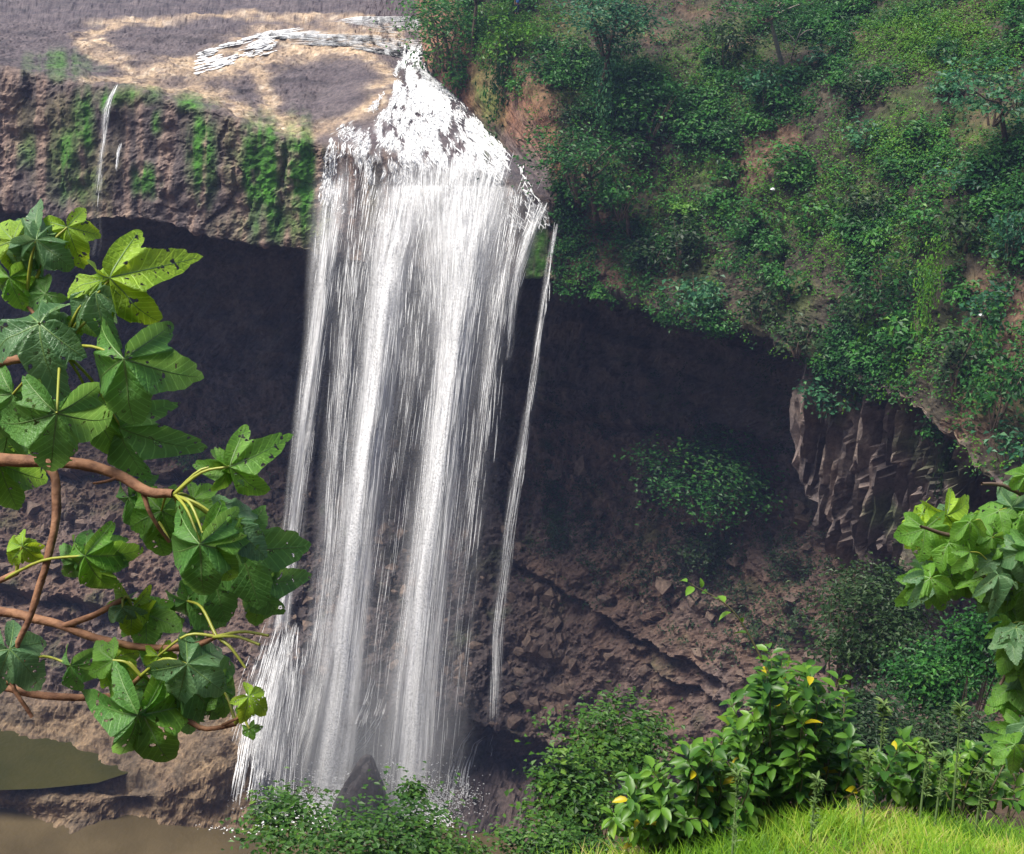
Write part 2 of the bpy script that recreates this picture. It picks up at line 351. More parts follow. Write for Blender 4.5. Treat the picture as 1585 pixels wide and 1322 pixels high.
for (x0, y0, x1, y1, a, w) in [(800, 872, 1110, 1050, 1.5, 34), (1010, 1035, 1190, 1125, 1.2, 26), (-60, 712, 330, 745, 1.5, 26), (830, 628, 1010, 668, 1.2, 26), (985, 900, 1010, 1010, .8, 20), (-40, 900, 300, 960, 1.4, 34)]:
    tq = (px0 - x0) / (x1 - x0); yl = y0 + (y1 - y0) * tq + lj                # a ledge: rock juts out above the line, is undercut below it
    e = (py0 - yl); d += (tt > st[8]) * a * sstep(-.12, .1, tq) * sstep(1.12, .9, tq) * np.where(e < 0, np.exp(e / w), -.9 * np.exp(-e / (w * .7)))
S = S + nm * d[..., None]
# ---- mineral / moss / soil colour map of the wall
def lines(pts, w, X, Y):
    m = np.zeros_like(X)
    for a, b in zip(pts[:-1], pts[1:]):
        m = np.maximum(m, np.exp(-(seg_d(*a, *b, X, Y) / w) ** 2))
    return m
wob = fbm(S * .22, 3); XX = px0 + wob * 34; YY = py0 + fbm(S * .22 + 40, 3) * 15
tan = np.maximum.reduce([
    lines([(120, 63), (140, 50), (190, 36), (280, 29), (350, 23), (430, 28), (560, 26)], 5, XX, YY),
    lines([(118, 62), (165, 85), (200, 105), (218, 120)], 7, XX, YY), lines([(150, 55), (185, 85), (205, 108)], 14, XX, YY) * .7,
    lines([(620, 60), (540, 52), (460, 52), (400, 66), (340, 88), (290, 106), (225, 118)], 15, XX, YY),
    lines([(430, 60), (360, 100), (300, 122)], 16, XX, YY), lines([(225, 118), (160, 124), (130, 130)], 6, XX, YY),
    lines([(560, 75), (480, 76), (420, 90), (395, 115), (402, 145), (440, 185), (480, 208), (530, 195), (570, 160), (595, 130), (585, 100), (560, 80)], 13, XX, YY),
    lines([(215, 128), (330, 150), (400, 190), (490, 215)], 9, XX, YY) * .9])
tan = np.clip(tan * (.95 + 1.5 * fbm(S * .8, 4)) * 1.1, 0, 1) * plateau
moss = np.zeros_like(px0)
for cx, cy_, rx, ry, a in [(130, 185, 14, 50, .9), (165, 160, 8, 20, .8), (100, 240, 22, 50, .6), (225, 280, 22, 22, 1), (245, 190, 8, 18, .8), (312, 240, 17, 60, 1.2), (405, 260, 36, 58, 1.6), (460, 270, 24, 66, 1.3), (120, 290, 40, 30, .5), (440, 340, 60, 40, .6), (30, 235, 25, 30, .4), (200, 150, 60, 14, .5), (90, 100, 60, 25, .45), (295, 160, 40, 14, .5), (840, 400, 22, 50, .9), (760, 160, 26, 90, .5)]:
    moss = np.maximum(moss, a * blob(cx, cy_, rx, ry))
streak = fbm(np.stack([arc * 1.6, S[..., 2] * .12, 0 * arc], -1), 3)
moss = np.clip(moss * (1.0 + 1.3 * streak + .9 * fbm(S * 1.5, 3)) * 1.2 - .1, 0, 1) * (tt < st[5])
cA = np.array
def mixc(c, new, m): return c * (1 - m[..., None]) + cA(new) * m[..., None]
n5 = fbm(S * .16 + 9, 4)
C = np.zeros(S.shape) + cA((.105, .085, .082))
C = mixc(C, (.098, .081, .088), plateau); C = mixc(C, (.06, .052, .058), plateau * np.clip(fbm(S * (.5, .9, .5) + 33, 4) * 3 - .1, 0, 1) * .8)                                   # purple-grey river bed
C = mixc(C, (.16, .125, .115), face); C = mixc(C, (.055, .046, .05), face * np.clip(.35 + streak * 2.2, 0, 1) * .8); C = mixc(C, (.12, .11, .04), face * np.clip(fbm(S * (.3, .3, .12) + 14, 3) * 3, 0, 1) * .5)
C = mixc(C, (.27, .19, .15), face * np.clip(-.15 - streak * 2.6, 0, 1) * .8)
C = mixc(C, (.36, .27, .185), tan); C = mixc(C, (.5, .42, .33), tan * np.clip(fbm(S * 1.6 + 3, 3) * 4 - .8, 0, 1))
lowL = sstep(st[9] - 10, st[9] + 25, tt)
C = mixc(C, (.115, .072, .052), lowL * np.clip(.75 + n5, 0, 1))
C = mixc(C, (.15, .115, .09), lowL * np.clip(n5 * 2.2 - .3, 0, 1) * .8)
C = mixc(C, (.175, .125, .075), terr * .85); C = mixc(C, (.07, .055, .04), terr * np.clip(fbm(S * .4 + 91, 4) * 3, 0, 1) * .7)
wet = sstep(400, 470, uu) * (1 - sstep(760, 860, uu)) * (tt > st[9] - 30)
C = mixc(C, (.05, .042, .045), wet * .85)  # wet rock behind the fall; the darkening also stands in for missing shade
C = mixc(C, (.10, .082, .078), curtain); C = mixc(C, (.24, .19, .165), curtain * np.clip(.25 + .9 * hs2 + .5 * hs1, 0, 1) * .85); C = mixc(C, (.04, .065, .02), curtain * np.clip(fbm(S * .3 + 44, 3) * 3 - .4, 0, 1) * .7)
C = mixc(C, (.03, .055, .012), lower * (1 - terr) * np.clip(fbm(S * .35 + 3, 4) * 3 - .6, 0, 1) * .5)   # thin weeds on the lower wall
hill = sstep(856, 868, uu) * (1 - sstep(st[4] - 6, st[4] + 2, tt))
soil = np.clip(fbm(S * .2 + 30, 4) * 2.5 + .1, 0, 1)
C = mixc(C, (.055, .046, .032), hill); C = mixc(C, (.15, .088, .06), hill * np.clip(soil * 1.4 - .5, 0, 1) * .8); C = mixc(C, (.055, .085, .02), hill * np.clip(fbm(S * .3 + 70, 3) * 2 + .15, 0, 1) * .8)
bank = sstep(846, 852, uu) * (1 - sstep(869, 880, uu)) * (tt < st[3])
C = mixc(C, (.20, .10, .062), bank * np.clip(.6 + 1.6 * streak, 0, 1))
C = mixc(C, (.05, .17, .014), moss * (1 - bank * .4))
Sv = S.reshape(-1, 3); Sf = grid_faces(NU, NT)
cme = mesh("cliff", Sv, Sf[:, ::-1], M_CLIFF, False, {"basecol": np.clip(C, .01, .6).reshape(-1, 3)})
cliff = tag(link("cliff", cme), kind='structure')
BVH = BVHTree.FromPolygons([tuple(p) for p in Sv.tolist()], [tuple(f) for f in Sf.tolist()])
def hit(px, py, near=20):
    d = Vector(ray(px, py)).normalized(); o = Vector(CAM) + d * near
    l, n, i, t = BVH.ray_cast(o, d)
    if l is None: return None, None
    if n.dot(d) > 0: n = -n
    return np.array(l), np.array(n)

# ------------------------------------------------------------------ pools
def disc(name, pts, z, m, sub=1):
    v = np.array([[p[0], p[1], z] for p in pts]); me = bpy.data.meshes.new(name); me.from_pydata(v.tolist(), [], [list(range(len(v)))]); me.materials.append(m); return me
gx = np.linspace(-90, 60, 40); gy = np.linspace(40, 112, 30); g = np.stack(np.meshgrid(gx, gy, indexing='ij'), -1).reshape(-1, 2)
tag(link("pool", mesh("pool", np.c_[g, 0 * g[:, 0]], grid_faces(40, 30), M_POOL)), kind='structure')
pp = PZ(np.array([-120., 60, 150, 205, 200, 150, 60, 0, -120]), np.array([1082., 1088, 1118, 1160, 1196, 1212, 1221, 1223, 1214]), 3.3 + np.zeros(9))
tag(link("rock_pool", disc("rock_pool", pp, 3.3, M_POOL2)), kind='structure')

# ------------------------------------------------------------------ near hillside (under the viewpoint; its unseen rise behind is added to block sky light)
hx = np.concatenate([np.linspace(-90, -12, 30), np.linspace(-11.5, 12, 120), np.linspace(12.6, 90, 40)])
hy = np.concatenate([np.linspace(-160, -8, 24), np.linspace(-7.5, 12, 110), np.linspace(12.5, 96, 70)])
HX, HY = np.meshgrid(hx, hy, indexing='ij')
def ground_z(X, Y):
    X = np.asarray(X, float); Y = np.asarray(Y, float)
    s = X / np.maximum(Y, 1.0); kk = 1.04 - .33 * sstep(.08, .36, s)
    zs = -kk * Y - 1.2
    bank = np.where(Y < 4.5, -1.7 - .455 * Y, np.where(Y < 6.0, -3.75 - .633 * (Y - 4.5), -4.70 - 1.5 * (Y - 6.0)))
    bank = bank - .02 - .40 * np.maximum(0, 2.05 - X) - .05 * np.maximum(0, X - 2.5)
    z = np.where(Y < 0, -1.7 - .35 * np.maximum(0, 1.9 - X) * (Y > -3) - .62 * np.minimum(Y + 3, 0), np.maximum(bank, zs))
    return np.maximum(z, -84.5)
HZ = ground_z(HX, HY)
hp = np.stack([HX, HY, HZ], -1); amp = sstep(7, 14, np.hypot(HX, HY))
hp[..., 2] += amp * fbm(hp * .35, 4) * .8 + (1 - amp) * fbm(hp * 1.2, 3) * .08 + CAM_Z
hme = mesh("hillside", hp.reshape(-1, 3), grid_faces(*HX.shape), M_SOIL, True)
tag(link("hillside", hme), kind='structure')
# ------------------------------------------------------------------ falling water: thousands of thin strands per stream
def ribbons(pts, side, wid):
    """pts (n,k,3), side (n,k,3) unit, wid (n,k) -> verts, quads"""
    n, k = pts.shape[:2]
    v = np.stack([pts - side * wid[..., None] / 2, pts + side * wid[..., None] / 2], 2).reshape(-1, 3)
    i = (np.arange(n)[:, None] * k + np.arange(k - 1)[None]).reshape(-1) * 2
    return v, np.stack([i, i + 1, i + 3, i + 2], 1)
def stream(paths, tau, w0, w1, len0, len1, k=7, spread=.42, dep=.55, yl=103.2, throw=5.2, py0=290., py1=1265., prof=None):
    """paths rows (px,py,halfwidth); strands follow it, broken and coarse near the lip, long and fine lower down"""
    q = np.array(paths, float); a, b = q[0, 1], q[-1, 1]
    pxm = 0.0575 * np.hypot(1, .0)
    n = int(tau * np.mean(q[:, 2]) * 1.7 * (b - a) * pxm / (.75 * (.55 * len0 + .45 * len1) * (.45 * w0 + .55 * w1))) + 8
    t0 = rng.random(n)
    if prof is not None:
        t0 = t0[rng.random(len(t0)) < np.interp(t0, *prof)]
    n = len(t0)
    ln = (len0 + (len1 - len0) * t0) * (.4 + 1.2 * rng.random(n)) / (b - a)
    ln = np.minimum(ln, .9); t0 = ln / 2 + t0 * (1 - ln); s = t0[:, None] + ln[:, None] * np.linspace(-.5, .5, k)[None]; py = a + (b - a) * s
    off = np.clip(rng.normal(0, spread, n), -1.6, 1.6)
    strand_id = np.round(off * 9 + rng.normal(0, .25, n)) / 9               # water gathers into threads
    off = np.where(rng.random(n) < .6, strand_id + rng.normal(0, .025, n), off)
    hw = np.interp(py, q[:, 1], q[:, 2])
    px = np.interp(py, q[:, 1], q[:, 0]) + off[:, None] * hw + rng.normal(0, .6, n)[:, None] * np.linspace(-1, 1, k)[None]
    Y = yl - throw * np.sqrt(np.clip((py - py0) / (py1 - py0), 0, 1)) + np.clip(rng.normal(0, dep, n), -1.2, 1.2)[:, None] * np.sqrt(np.clip((py - py0) / 250, .05, 1))
    p = P(px, py, Y)
    th = rng.uniform(-1.15, .1, n); side = np.stack([np.cos(th), np.sin(th), 0 * th], -1)[:, None] + 0 * p
    wid = (w0 + (w1 - w0) * np.clip(t0 * 1.6, 0, 1)) * (.5 + rng.random(n)); wid = wid[:, None] * np.sin(np.linspace(.12, np.pi - .12, k))[None] ** .6
    return ribbons(p, side, wid)
def sheets(paths, layers=2, yl=103.2, throw=5.2, py0=290., py1=1265., prof=([0, 1], [.5, .5]), spread=1.5, nx=25, ny=90, dep=.5):
    q = np.array(paths, float); out = []
    for L_ in range(layers):
        t = np.linspace(0, 1, ny)[:, None] + np.zeros((1, nx)); x = np.linspace(-1, 1, nx)[None] + 0 * t; py = q[0, 1] + (q[-1, 1] - q[0, 1]) * t
        hw = np.interp(py, q[:, 1], q[:, 2]); px = np.interp(py, q[:, 1], q[:, 0]) + x * hw * spread + 3 * vnoise(np.stack([t * 9, 0 * t + L_, x * 0], -1))
        Y = yl - throw * np.sqrt(np.clip((py - py0) / (py1 - py0), 0, 1)) + (L_ - (layers - 1) / 2) * dep + .5 * (x ** 2) + .35 * vnoise(np.stack([x * 3, t * 3, 0 * t + 5 * L_], -1))
        a = np.clip(np.exp(-(x * spread / .85) ** 2) - np.exp(-(spread / .85) ** 2), 0, 1) * np.interp(t, *prof) * sstep(0, .06, t) * sstep(1.0, .97, t)
        out.append((P(px, py, Y).reshape(-1, 3), grid_faces(ny, nx), a.ravel(), (x * hw * .0575 + 31 * L_ + q[0, 0] * .13).ravel(), (t * (q[-1, 1] - q[0, 1]) * .0575).ravel()))
    V, Fq = join([(o[0], o[1]) for o in out]); return V, Fq, {"alpha": np.concatenate([o[2] for o in out]), "su": np.concatenate([o[3] for o in out]), "sv": np.concatenate([o[4] for o in out])}
m, nt, b = mat("water_veil"); M_VEIL = m; L = nt.links.new
b.inputs["Base Color"].default_value = (.93, .93, .95, 1); b.inputs["Roughness"].default_value = .7; b.inputs["Specular IOR Level"].default_value = .1
at = [N(nt, "ShaderNodeAttribute", attribute_name=k) for k in ("alpha", "su", "sv")]; cx_ = N(nt, "ShaderNodeCombineXYZ"); L(at[1].outputs["Fac"], cx_.inputs[0])
mm = N(nt, "ShaderNodeMath", operation='MULTIPLY'); mm.inputs[1].default_value = .045; L(at[2].outputs["Fac"], mm.inputs[0]); L(mm.outputs[0], cx_.inputs[1])
n1 = N(nt, "ShaderNodeTexNoise"); n1.inputs["Scale"].default_value = 3.2; n1.inputs["Detail"].default_value = 5; n1.inputs["Roughness"].default_value = .62; L(cx_.outputs[0], n1.inputs[0])
r1 = N(nt, "ShaderNodeMapRange"); r1.inputs[1].default_value = .3; r1.inputs[2].default_value = .68; r1.inputs[3].default_value = .15; r1.inputs[4].default_value = 1.5; L(n1.outputs[0], r1.inputs[0])
m2 = N(nt, "ShaderNodeMath", operation='MULTIPLY', use_clamp=True); L(r1.outputs[0], m2.inputs[0]); L(at[0].outputs["Fac"], m2.inputs[1])
tp = N(nt, "ShaderNodeBsdfTransparent"); tl = N(nt, "ShaderNodeBsdfTranslucent"); tl.inputs[0].default_value = (.88, .89, .93, 1)
droplets(nt, b, tl)
x1 = N(nt, "ShaderNodeMixShader"); x1.inputs[0].default_value = .2; L(b.outputs[0], x1.inputs[1]); L(tl.outputs[0], x1.inputs[2])
x2 = N(nt, "ShaderNodeMixShader"); L(m2.outputs[0], x2.inputs[0]); L(tp.outputs[0], x2.inputs[1]); L(x1.outputs[0], x2.inputs[2]); L(x2.outputs[0], nt.nodes["Material Output"].inputs[0])
def hugging(paths_fn, n, w0, w1, k=8, lift=.22, ln=(.12, .4), clump=0, jit=0, flat=False):
    """strands sliding over the rock itself; paths_fn(v,s)->(px,py)"""
    v = rng.random(n); s0 = rng.random(n); L_ = rng.uniform(*ln, n)
    if clump: v = np.where(rng.random(n) < .55, (np.round(v * clump) + rng.normal(0, .12, n)) / clump, v)
    s = (s0 * (1 - L_))[:, None] + L_[:, None] * np.linspace(0, 1, k)[None]
    px, py, dens = paths_fn(np.clip(v, 0, 1)[:, None] + 0 * s, s)
    if jit: px = px + rng.normal(0, jit, n)[:, None] * np.linspace(-.5, .5, k)[None] * L_[:, None] * 12; py = py + rng.normal(0, 1.5, (n, 1))
    keep = rng.random(n) < dens.mean(1); px, py = px[keep], py[keep]; n = len(px)
    pts = np.zeros((n, k, 3)); ok = np.ones(n, bool)
    for i in range(n):
        for j in range(k):
            l, nn = hit(px[i, j], py[i, j])
            if l is None: ok[i] = False; break
            dd = CAM - l; dd /= np.linalg.norm(dd); pts[i, j] = l + dd * lift * rng.uniform(.3, 1.3) + nn * .05
    pts = pts[ok]; n = len(pts)
    jump = np.linalg.norm(np.diff(pts, axis=1), axis=-1).max(1) < 3.5; pts = pts[jump]; n = len(pts)
    tg_ = np.gradient(pts, axis=1); view = pts - CAM; side = np.cross(tg_, view); side /= np.linalg.norm(side, axis=-1)[..., None] + 1e-9
    tw = rng.uniform(-.5, .5, n)[:, None, None]
    if flat: side = np.cross(tg_, np.array([0, 0, 1.0])); side /= np.linalg.norm(side, axis=-1)[..., None] + 1e-9; tw = tw * 0; vw = view / np.linalg.norm(view, axis=-1)[..., None]; side = side * np.cos(tw) + vw * np.sin(tw)
    wid = rng.uniform(w0, w1, n)[:, None] * np.sin(np.linspace(.15, np.pi - .15, k))[None] ** .6
    return ribbons(pts, side, wid)
wf = empty("waterfall", tuple(P(640, 1255, 98.)), "tall white waterfall spreading over the rock lip and dropping in broad streams", "waterfall")
def wpart(name, vf, label=None, root=wf, veil=None):
    v, f = vf; at_ = None; mi = np.zeros(len(f), int)
    if veil:
        sh = [sheets(**q) for q in veil]; n0, k0 = len(v), len(f); at_ = {k: np.concatenate([np.zeros(n0)] + [h[2][k] for h in sh]) for k in ("alpha", "su", "sv")}
        sv_, sf_ = join([(h[0], h[1]) for h in sh]); f = np.concatenate([f, sf_ + n0]); v = np.concatenate([v, sv_]); mi = np.concatenate([mi, np.ones(len(sf_), int)])
    o = link(name, mesh(name, v - np.array(root.location), f, [M_WATER, M_VEIL], True, at_, mi), root)
    return tag(o, label) if label else o
# the cascade over the dome of rock between the river and the lip
cl = np.array([(626, 66), (620, 104), (598, 140), (552, 176), (512, 214), (488, 315)], float); cr_ = np.array([(655, 70), (657, 108), (694, 142), (742, 184), (812, 262), (858, 352)], float)
def casc(v, s):
    i = np.linspace(0, 1, 6); L_ = np.stack([np.interp(s, i, cl[:, 0]), np.interp(s, i, cl[:, 1])]); R_ = np.stack([np.interp(s, i, cr_[:, 0]), np.interp(s, i, cr_[:, 1])])
    bow = 30 * np.sin(np.pi * v) * sstep(.3, 1, s)
    px = L_[0] * (1 - v) + R_[0] * v; py = L_[1] * (1 - v) + R_[1] * v + bow
    px = px + 5 * vnoise(np.stack([v * 7, s * 6, 0 * s], -1)); py = py + 4 * vnoise(np.stack([v * 7, s * 6, 0 * s + 9], -1))
    gap = fbm(np.stack([px * .03, py * .022, 0 * px + 4], -1), 3) + .7 * vnoise(np.stack([px * .16, py * .09, 0 * px + 14], -1))
    dens = np.clip(np.interp(v, [0, .12, .3, .42, .9, 1], [.08, .10, .18, .8, .9, .5]) * np.interp(s, [0, .92, 1], [1, 1, .6]) + 2.8 * gap + .3 * (s < .35), .0, 1)
    for bx, by, rx, ry in [(572, 195, 26, 14), (592, 236, 26, 12), (540, 222, 22, 18), (606, 152, 10, 7), (800, 292, 30, 8)]: dens = dens * (1 - .92 * np.exp(-((px - bx) / rx) ** 2 - ((py - by) / ry) ** 2))
    return px, py, dens
wpart("cascade", hugging(casc, 20000, .03, .11, k=4, ln=(.004, .03), jit=14, lift=.35), "white foaming cascade over the rounded rock at the top of the fall")
top = ([0, .2, .45, 1], [1, .9, .75, .7])
def hugsheet(fn, nv, ns_, lift, amp):
    v, s = np.meshgrid(np.linspace(.02, .98, nv), np.linspace(.02, .99, ns_), indexing='ij'); px, py, dens = fn(v, s); pts = np.zeros((nv, ns_, 3)); ok = np.ones((nv, ns_))
    for i in range(nv):
        for j in range(ns_):
            l, n_ = hit(px[i, j], py[i, j]); dd = CAM - l; dd /= np.linalg.norm(dd); pts[i, j] = l + dd * lift
    pts = smooth(smooth(pts, 0, 2), 1, 2); edge = np.clip(np.minimum(v, 1 - v) * 9, 0, 1) * np.clip((1 - s) * 6, 0, 1)
    return pts.reshape(-1, 3), grid_faces(nv, ns_), {"alpha": (np.clip(dens * amp, 0, 1.2) * edge).ravel(), "su": (v * 14).ravel(), "sv": (s * 16).ravel()}
hv, hf, ha = hugsheet(casc, 80, 70, .14, .95)
o = link("cascade_film", mesh("cascade_film", hv - np.array(wf.location), hf, M_VEIL, True, ha), wf)
def S_(name, label, parts, sp=None):
    ve = [dict(paths=p["paths"], yl=p.get("yl", 103.2), throw=p.get("throw", 5.2), prof=p.pop("veil"), layers=p.pop("layers", 2), dep=p.get("dep", .55)) for p in parts if "veil" in p]
    wpart(name, join([stream(**p) for p in parts]), label, veil=ve)
UPR = ([0, .06, .12, .35, .6, 1], [.6, 1, 1, .75, .4, .25])
S_("stream", "broad bright main stream on the right of the fall", [
    dict(paths=[(738, 270, 70), (722, 380, 54), (712, 470, 44), (697, 620, 38), (683, 760, 38), (666, 900, 38), (650, 1050, 40), (636, 1190, 44), (628, 1268, 48)], tau=.5, w0=.035, w1=.025, len0=30, len1=130, prof=UPR, veil=([0, .1, .35, 1], [0, .55, .32, .36])),
    dict(paths=[(738, 270, 40), (718, 450, 27), (697, 620, 25), (681, 760, 25), (664, 900, 27), (648, 1050, 29), (630, 1265, 34)], tau=1.2, w0=.035, w1=.018, len0=25, len1=120, dep=.8, prof=UPR, veil=([0, .1, .3, 1], [0, .75, 1.0, 1.1]))])
S_("stream", "solid white water bending over the middle of the lip", [
    dict(paths=[(712, 235, 95), (706, 285, 86), (703, 340, 72), (702, 420, 56), (700, 520, 44)], tau=1.1, w0=.04, w1=.025, len0=22, len1=70, yl=104.0, throw=4, py0=235, prof=([0, .1, .5, 1], [.5, 1, .7, .1]), veil=([0, .18, .5, 1], [0, .85, .45, 0]))])
S_("stream", "white water splashing down over the rocks at the left foot of the fall", [
    dict(paths=[(448, 960, 26), (432, 1050, 38), (414, 1150, 46), (400, 1262, 52)], tau=.8, w0=.05, w1=.04, len0=25, len1=60, yl=101.5, throw=6, spread=.5, prof=([0, .3, 1], [.4, 1, 1]), veil=([0, .3, 1], [0, .3, .5]))])
S_("stream", "second broad stream left of the middle of the fall", [
    dict(paths=[(630, 255, 46), (606, 400, 34), (588, 560, 30), (568, 720, 27), (551, 880, 27), (532, 1040, 30), (508, 1200, 38), (498, 1262, 44)], tau=.8, w0=.035, w1=.018, len0=22, len1=110, yl=104, prof=UPR, veil=([0, .1, .35, 1], [0, .7, .9, 1.05]))])
S_("stream", "thin veil of falling threads between the two broad streams", [
    dict(paths=[(676, 265, 46), (655, 420, 40), (640, 600, 38), (615, 800, 36), (590, 1000, 34), (575, 1150, 30), (568, 1262, 34)], tau=.2, w0=.035, w1=.022, len0=20, len1=80, yl=103.8, dep=1.0, prof=([0, .08, .25, .4, 1], [.4, 1, .8, .3, .1]), veil=([0, .2, .5, 1], [0, .14, .05, .06]))])
S_("stream", "loose stream of broken threads along the left edge of the fall", [
    dict(paths=[(528, 235, 34), (508, 380, 24), (492, 520, 17), (474, 660, 15), (456, 800, 13), (442, 900, 13), (432, 985, 17)], tau=.36, w0=.035, w1=.025, len0=25, len1=90, yl=105, throw=5.5, prof=UPR, veil=([0, .2, 1], [0, .42, .5])),
    dict(paths=[(570, 240, 36), (546, 430, 26), (528, 640, 22), (512, 850, 20), (500, 955, 18), (480, 1100, 24), (452, 1200, 28), (440, 1255, 32)], tau=.36, w0=.035, w1=.022, len0=25, len1=90, yl=104.6, prof=UPR, veil=([0, .3, 1], [0, .2, .28]))])
S_("stream", "fringe of water at the right side of the main stream, fading into mist", [
    dict(paths=[(800, 290, 30), (778, 420, 24), (760, 560, 22), (742, 720, 24), (715, 950, 26), (690, 1180, 30), (682, 1260, 34)], tau=.28, w0=.035, w1=.022, len0=25, len1=90, yl=102.6, dep=.8, prof=([0, .08, .25, .5, 1], [.4, 1, .9, .25, .1]), veil=([0, .15, .4, 1], [0, .25, .1, .05]))])
S_("stream", "short slanting spout right of the main stream", [
    dict(paths=[(840, 312, 14), (819, 365, 12), (803, 420, 9), (795, 470, 7), (786, 560, 6)], tau=.9, w0=.06, w1=.03, len0=22, len1=50, yl=102.6, throw=3, prof=([0, .1, .5, 1], [.5, 1, .6, .1]), veil=([0, .3, 1], [.3, .5, .1]))])
# water sliding down the rocks at the foot
def fan(poly, w):
    q = np.array(poly, float)
    def fn(v, s):
        i = np.linspace(0, 1, len(q)); px = np.interp(s, i, q[:, 0]) + (v - .5) * 2 * np.interp(s, [0, 1], [w * .5, w]); py = np.interp(s, i, q[:, 1]) + 5 * vnoise(np.stack([v * 5, s * 4, 0 * s], -1))
        return px, py, .9 * sstep(-.05, .4, s) * (.55 + .9 * vnoise(np.stack([v * 6, s * 2, 0 * s + 3], -1))) + .08
    return fn
fans = [([(428, 985), (408, 1060), (392, 1150), (378, 1245)], 24, 1500), ([(445, 985), (436, 1060), (420, 1150), (412, 1245)], 30, 1200), ([(500, 1100), (490, 1150), (475, 1200), (465, 1250)], 40, 1200), ([(440, 1000), (428, 1080), (408, 1170), (396, 1240)], 20, 1000), ([(470, 1005), (452, 1090), (425, 1190), (415, 1240)], 16, 600), ([(405, 1005), (385, 1060), (376, 1150), (372, 1240)], 8, 200),
        ([(500, 1040), (480, 1100), (450, 1180), (440, 1230)], 16, 500), ([(578, 1050), (566, 1090), (545, 1140), (530, 1170)], 16, 400), ([(600, 1060), (585, 1110), (560, 1150), (540, 1170)], 14, 300), ([(740, 1122), (715, 1150), (700, 1200), (692, 1250)], 9, 260), ([(765, 1128), (735, 1150), (722, 1190), (716, 1240)], 8, 220), ([(766, 1128), (760, 1150), (758, 1185)], 4, 60)]
wpart("splash", join([hugging(fan(p, w), n // 3, .015, .07, ln=(.08, .4), clump=9, lift=.5) for p, w, n in fans]), "white water fanning out over the rocks at the foot of the fall")
# froth where it meets the pool
def froth(cx, cy, rx, ry, n, sz):
    c = PZ(rng.normal(cx, rx, n), rng.normal(cy, ry, n), 0 * np.zeros(n)); c[:, 2] = rng.uniform(.02, .35, n) ** 1.3
    a = rng.random((n, 1)) * 6.28 + np.arange(4)[None] * np.pi / 2; r = sz * (.4 + rng.random((n, 1)))
    v = np.stack([c[:, :1] + r * np.cos(a), c[:, 1:2] + r * np.sin(a), c[:, 2:] + r * .5 * rng.uniform(-1, 1, (n, 4))], -1)
    return v.reshape(-1, 3), np.arange(n * 4).reshape(-1, 4)
wpart("foam", join([froth(388, 1262, 20, 11, 1500, .10), froth(440, 1262, 30, 10, 500, .09), froth(520, 1262, 50, 12, 700, .09), froth(640, 1262, 40, 12, 1600, .10), froth(500, 1255, 60, 12, 2200, .09), froth(360, 1278, 26, 4, 200, .07)]))
def burst(cx, rx, top, n, sz):
    c = PZ(rng.normal(cx, rx, n), rng.normal(1258, 7, n), 0 * np.zeros(n)); c[:, 2] = np.abs(rng.normal(0, top, n)); c[:, :2] += rng.normal(0, .5, (n, 2))
    a = rng.random((n, 1)) * 6.28 + np.arange(4)[None] * np.pi / 2; r = sz * (.3 + rng.random((n, 1)) ** 2); v = np.stack([c[:, :1] + r * np.cos(a), c[:, 1:2] + r * rng.uniform(-1, 1, (n, 1)) + 0 * a, c[:, 2:] + r * np.sin(a)], -1)
    return v.reshape(-1, 3), np.arange(n * 4).reshape(-1, 4)
wpart("splash", join([burst(395, 22, 1.6, 2600, .09), burst(505, 26, 2.0, 2600, .08), burst(630, 30, 2.2, 3200, .08), burst(705, 16, 1.6, 1100, .08)]), "spray of drops bursting up where the water strikes the pool")
# separate thin falls
tr1 = empty("thin_waterfall", tuple(P(765, 1125, 98.)), "single thin thread of water falling clear of the main fall, on its right", "waterfall")
wpart("stream", stream([(861, 334, 4.5), (853, 400, 4), (845, 460, 5), (830, 560, 6), (815, 660, 7), (790, 820, 9), (770, 980, 9), (765, 1122, 8)], .5, .045, .02, 30, 90, yl=102.6, throw=4.2, dep=.2), root=tr1, veil=[dict(paths=[(861, 334, 5), (853, 400, 5), (845, 460, 6), (830, 560, 7), (815, 660, 8), (790, 820, 10), (770, 980, 10), (765, 1122, 9)], layers=1, yl=102.6, throw=4.2, prof=([0, .2, 1], [.3, .3, .2]))])
tr2 = empty("thin_waterfall", tuple(P(140, 430, 109.)), "faint trickle slipping over the mossy cliff edge far left of the main fall", "waterfall")
wpart("stream", join([stream([(182, 130, 3), (172, 150, 4), (165, 170, 5), (158, 250, 6), (152, 300, 8), (147, 400, 10)], .8, .06, .02, 25, 40, yl=110.2, throw=3, dep=.15, py0=130, prof=([0, .2, .4, 1], [1, .6, .15, .06]))]), root=tr2, veil=[dict(paths=[(182, 130, 3), (172, 150, 4), (165, 170, 5), (158, 250, 6), (152, 300, 8), (147, 400, 10)], layers=1, yl=110.2, throw=3, py0=130, prof=([0, .2, .5, 1], [.5, .35, .16, .05]))])
wpart("stream", stream([(188, 218, 2), (183, 235, 3), (179, 265, 3)], 1.0, .05, .03, 15, 20, yl=109, throw=1, dep=.1, py0=218), root=tr2)
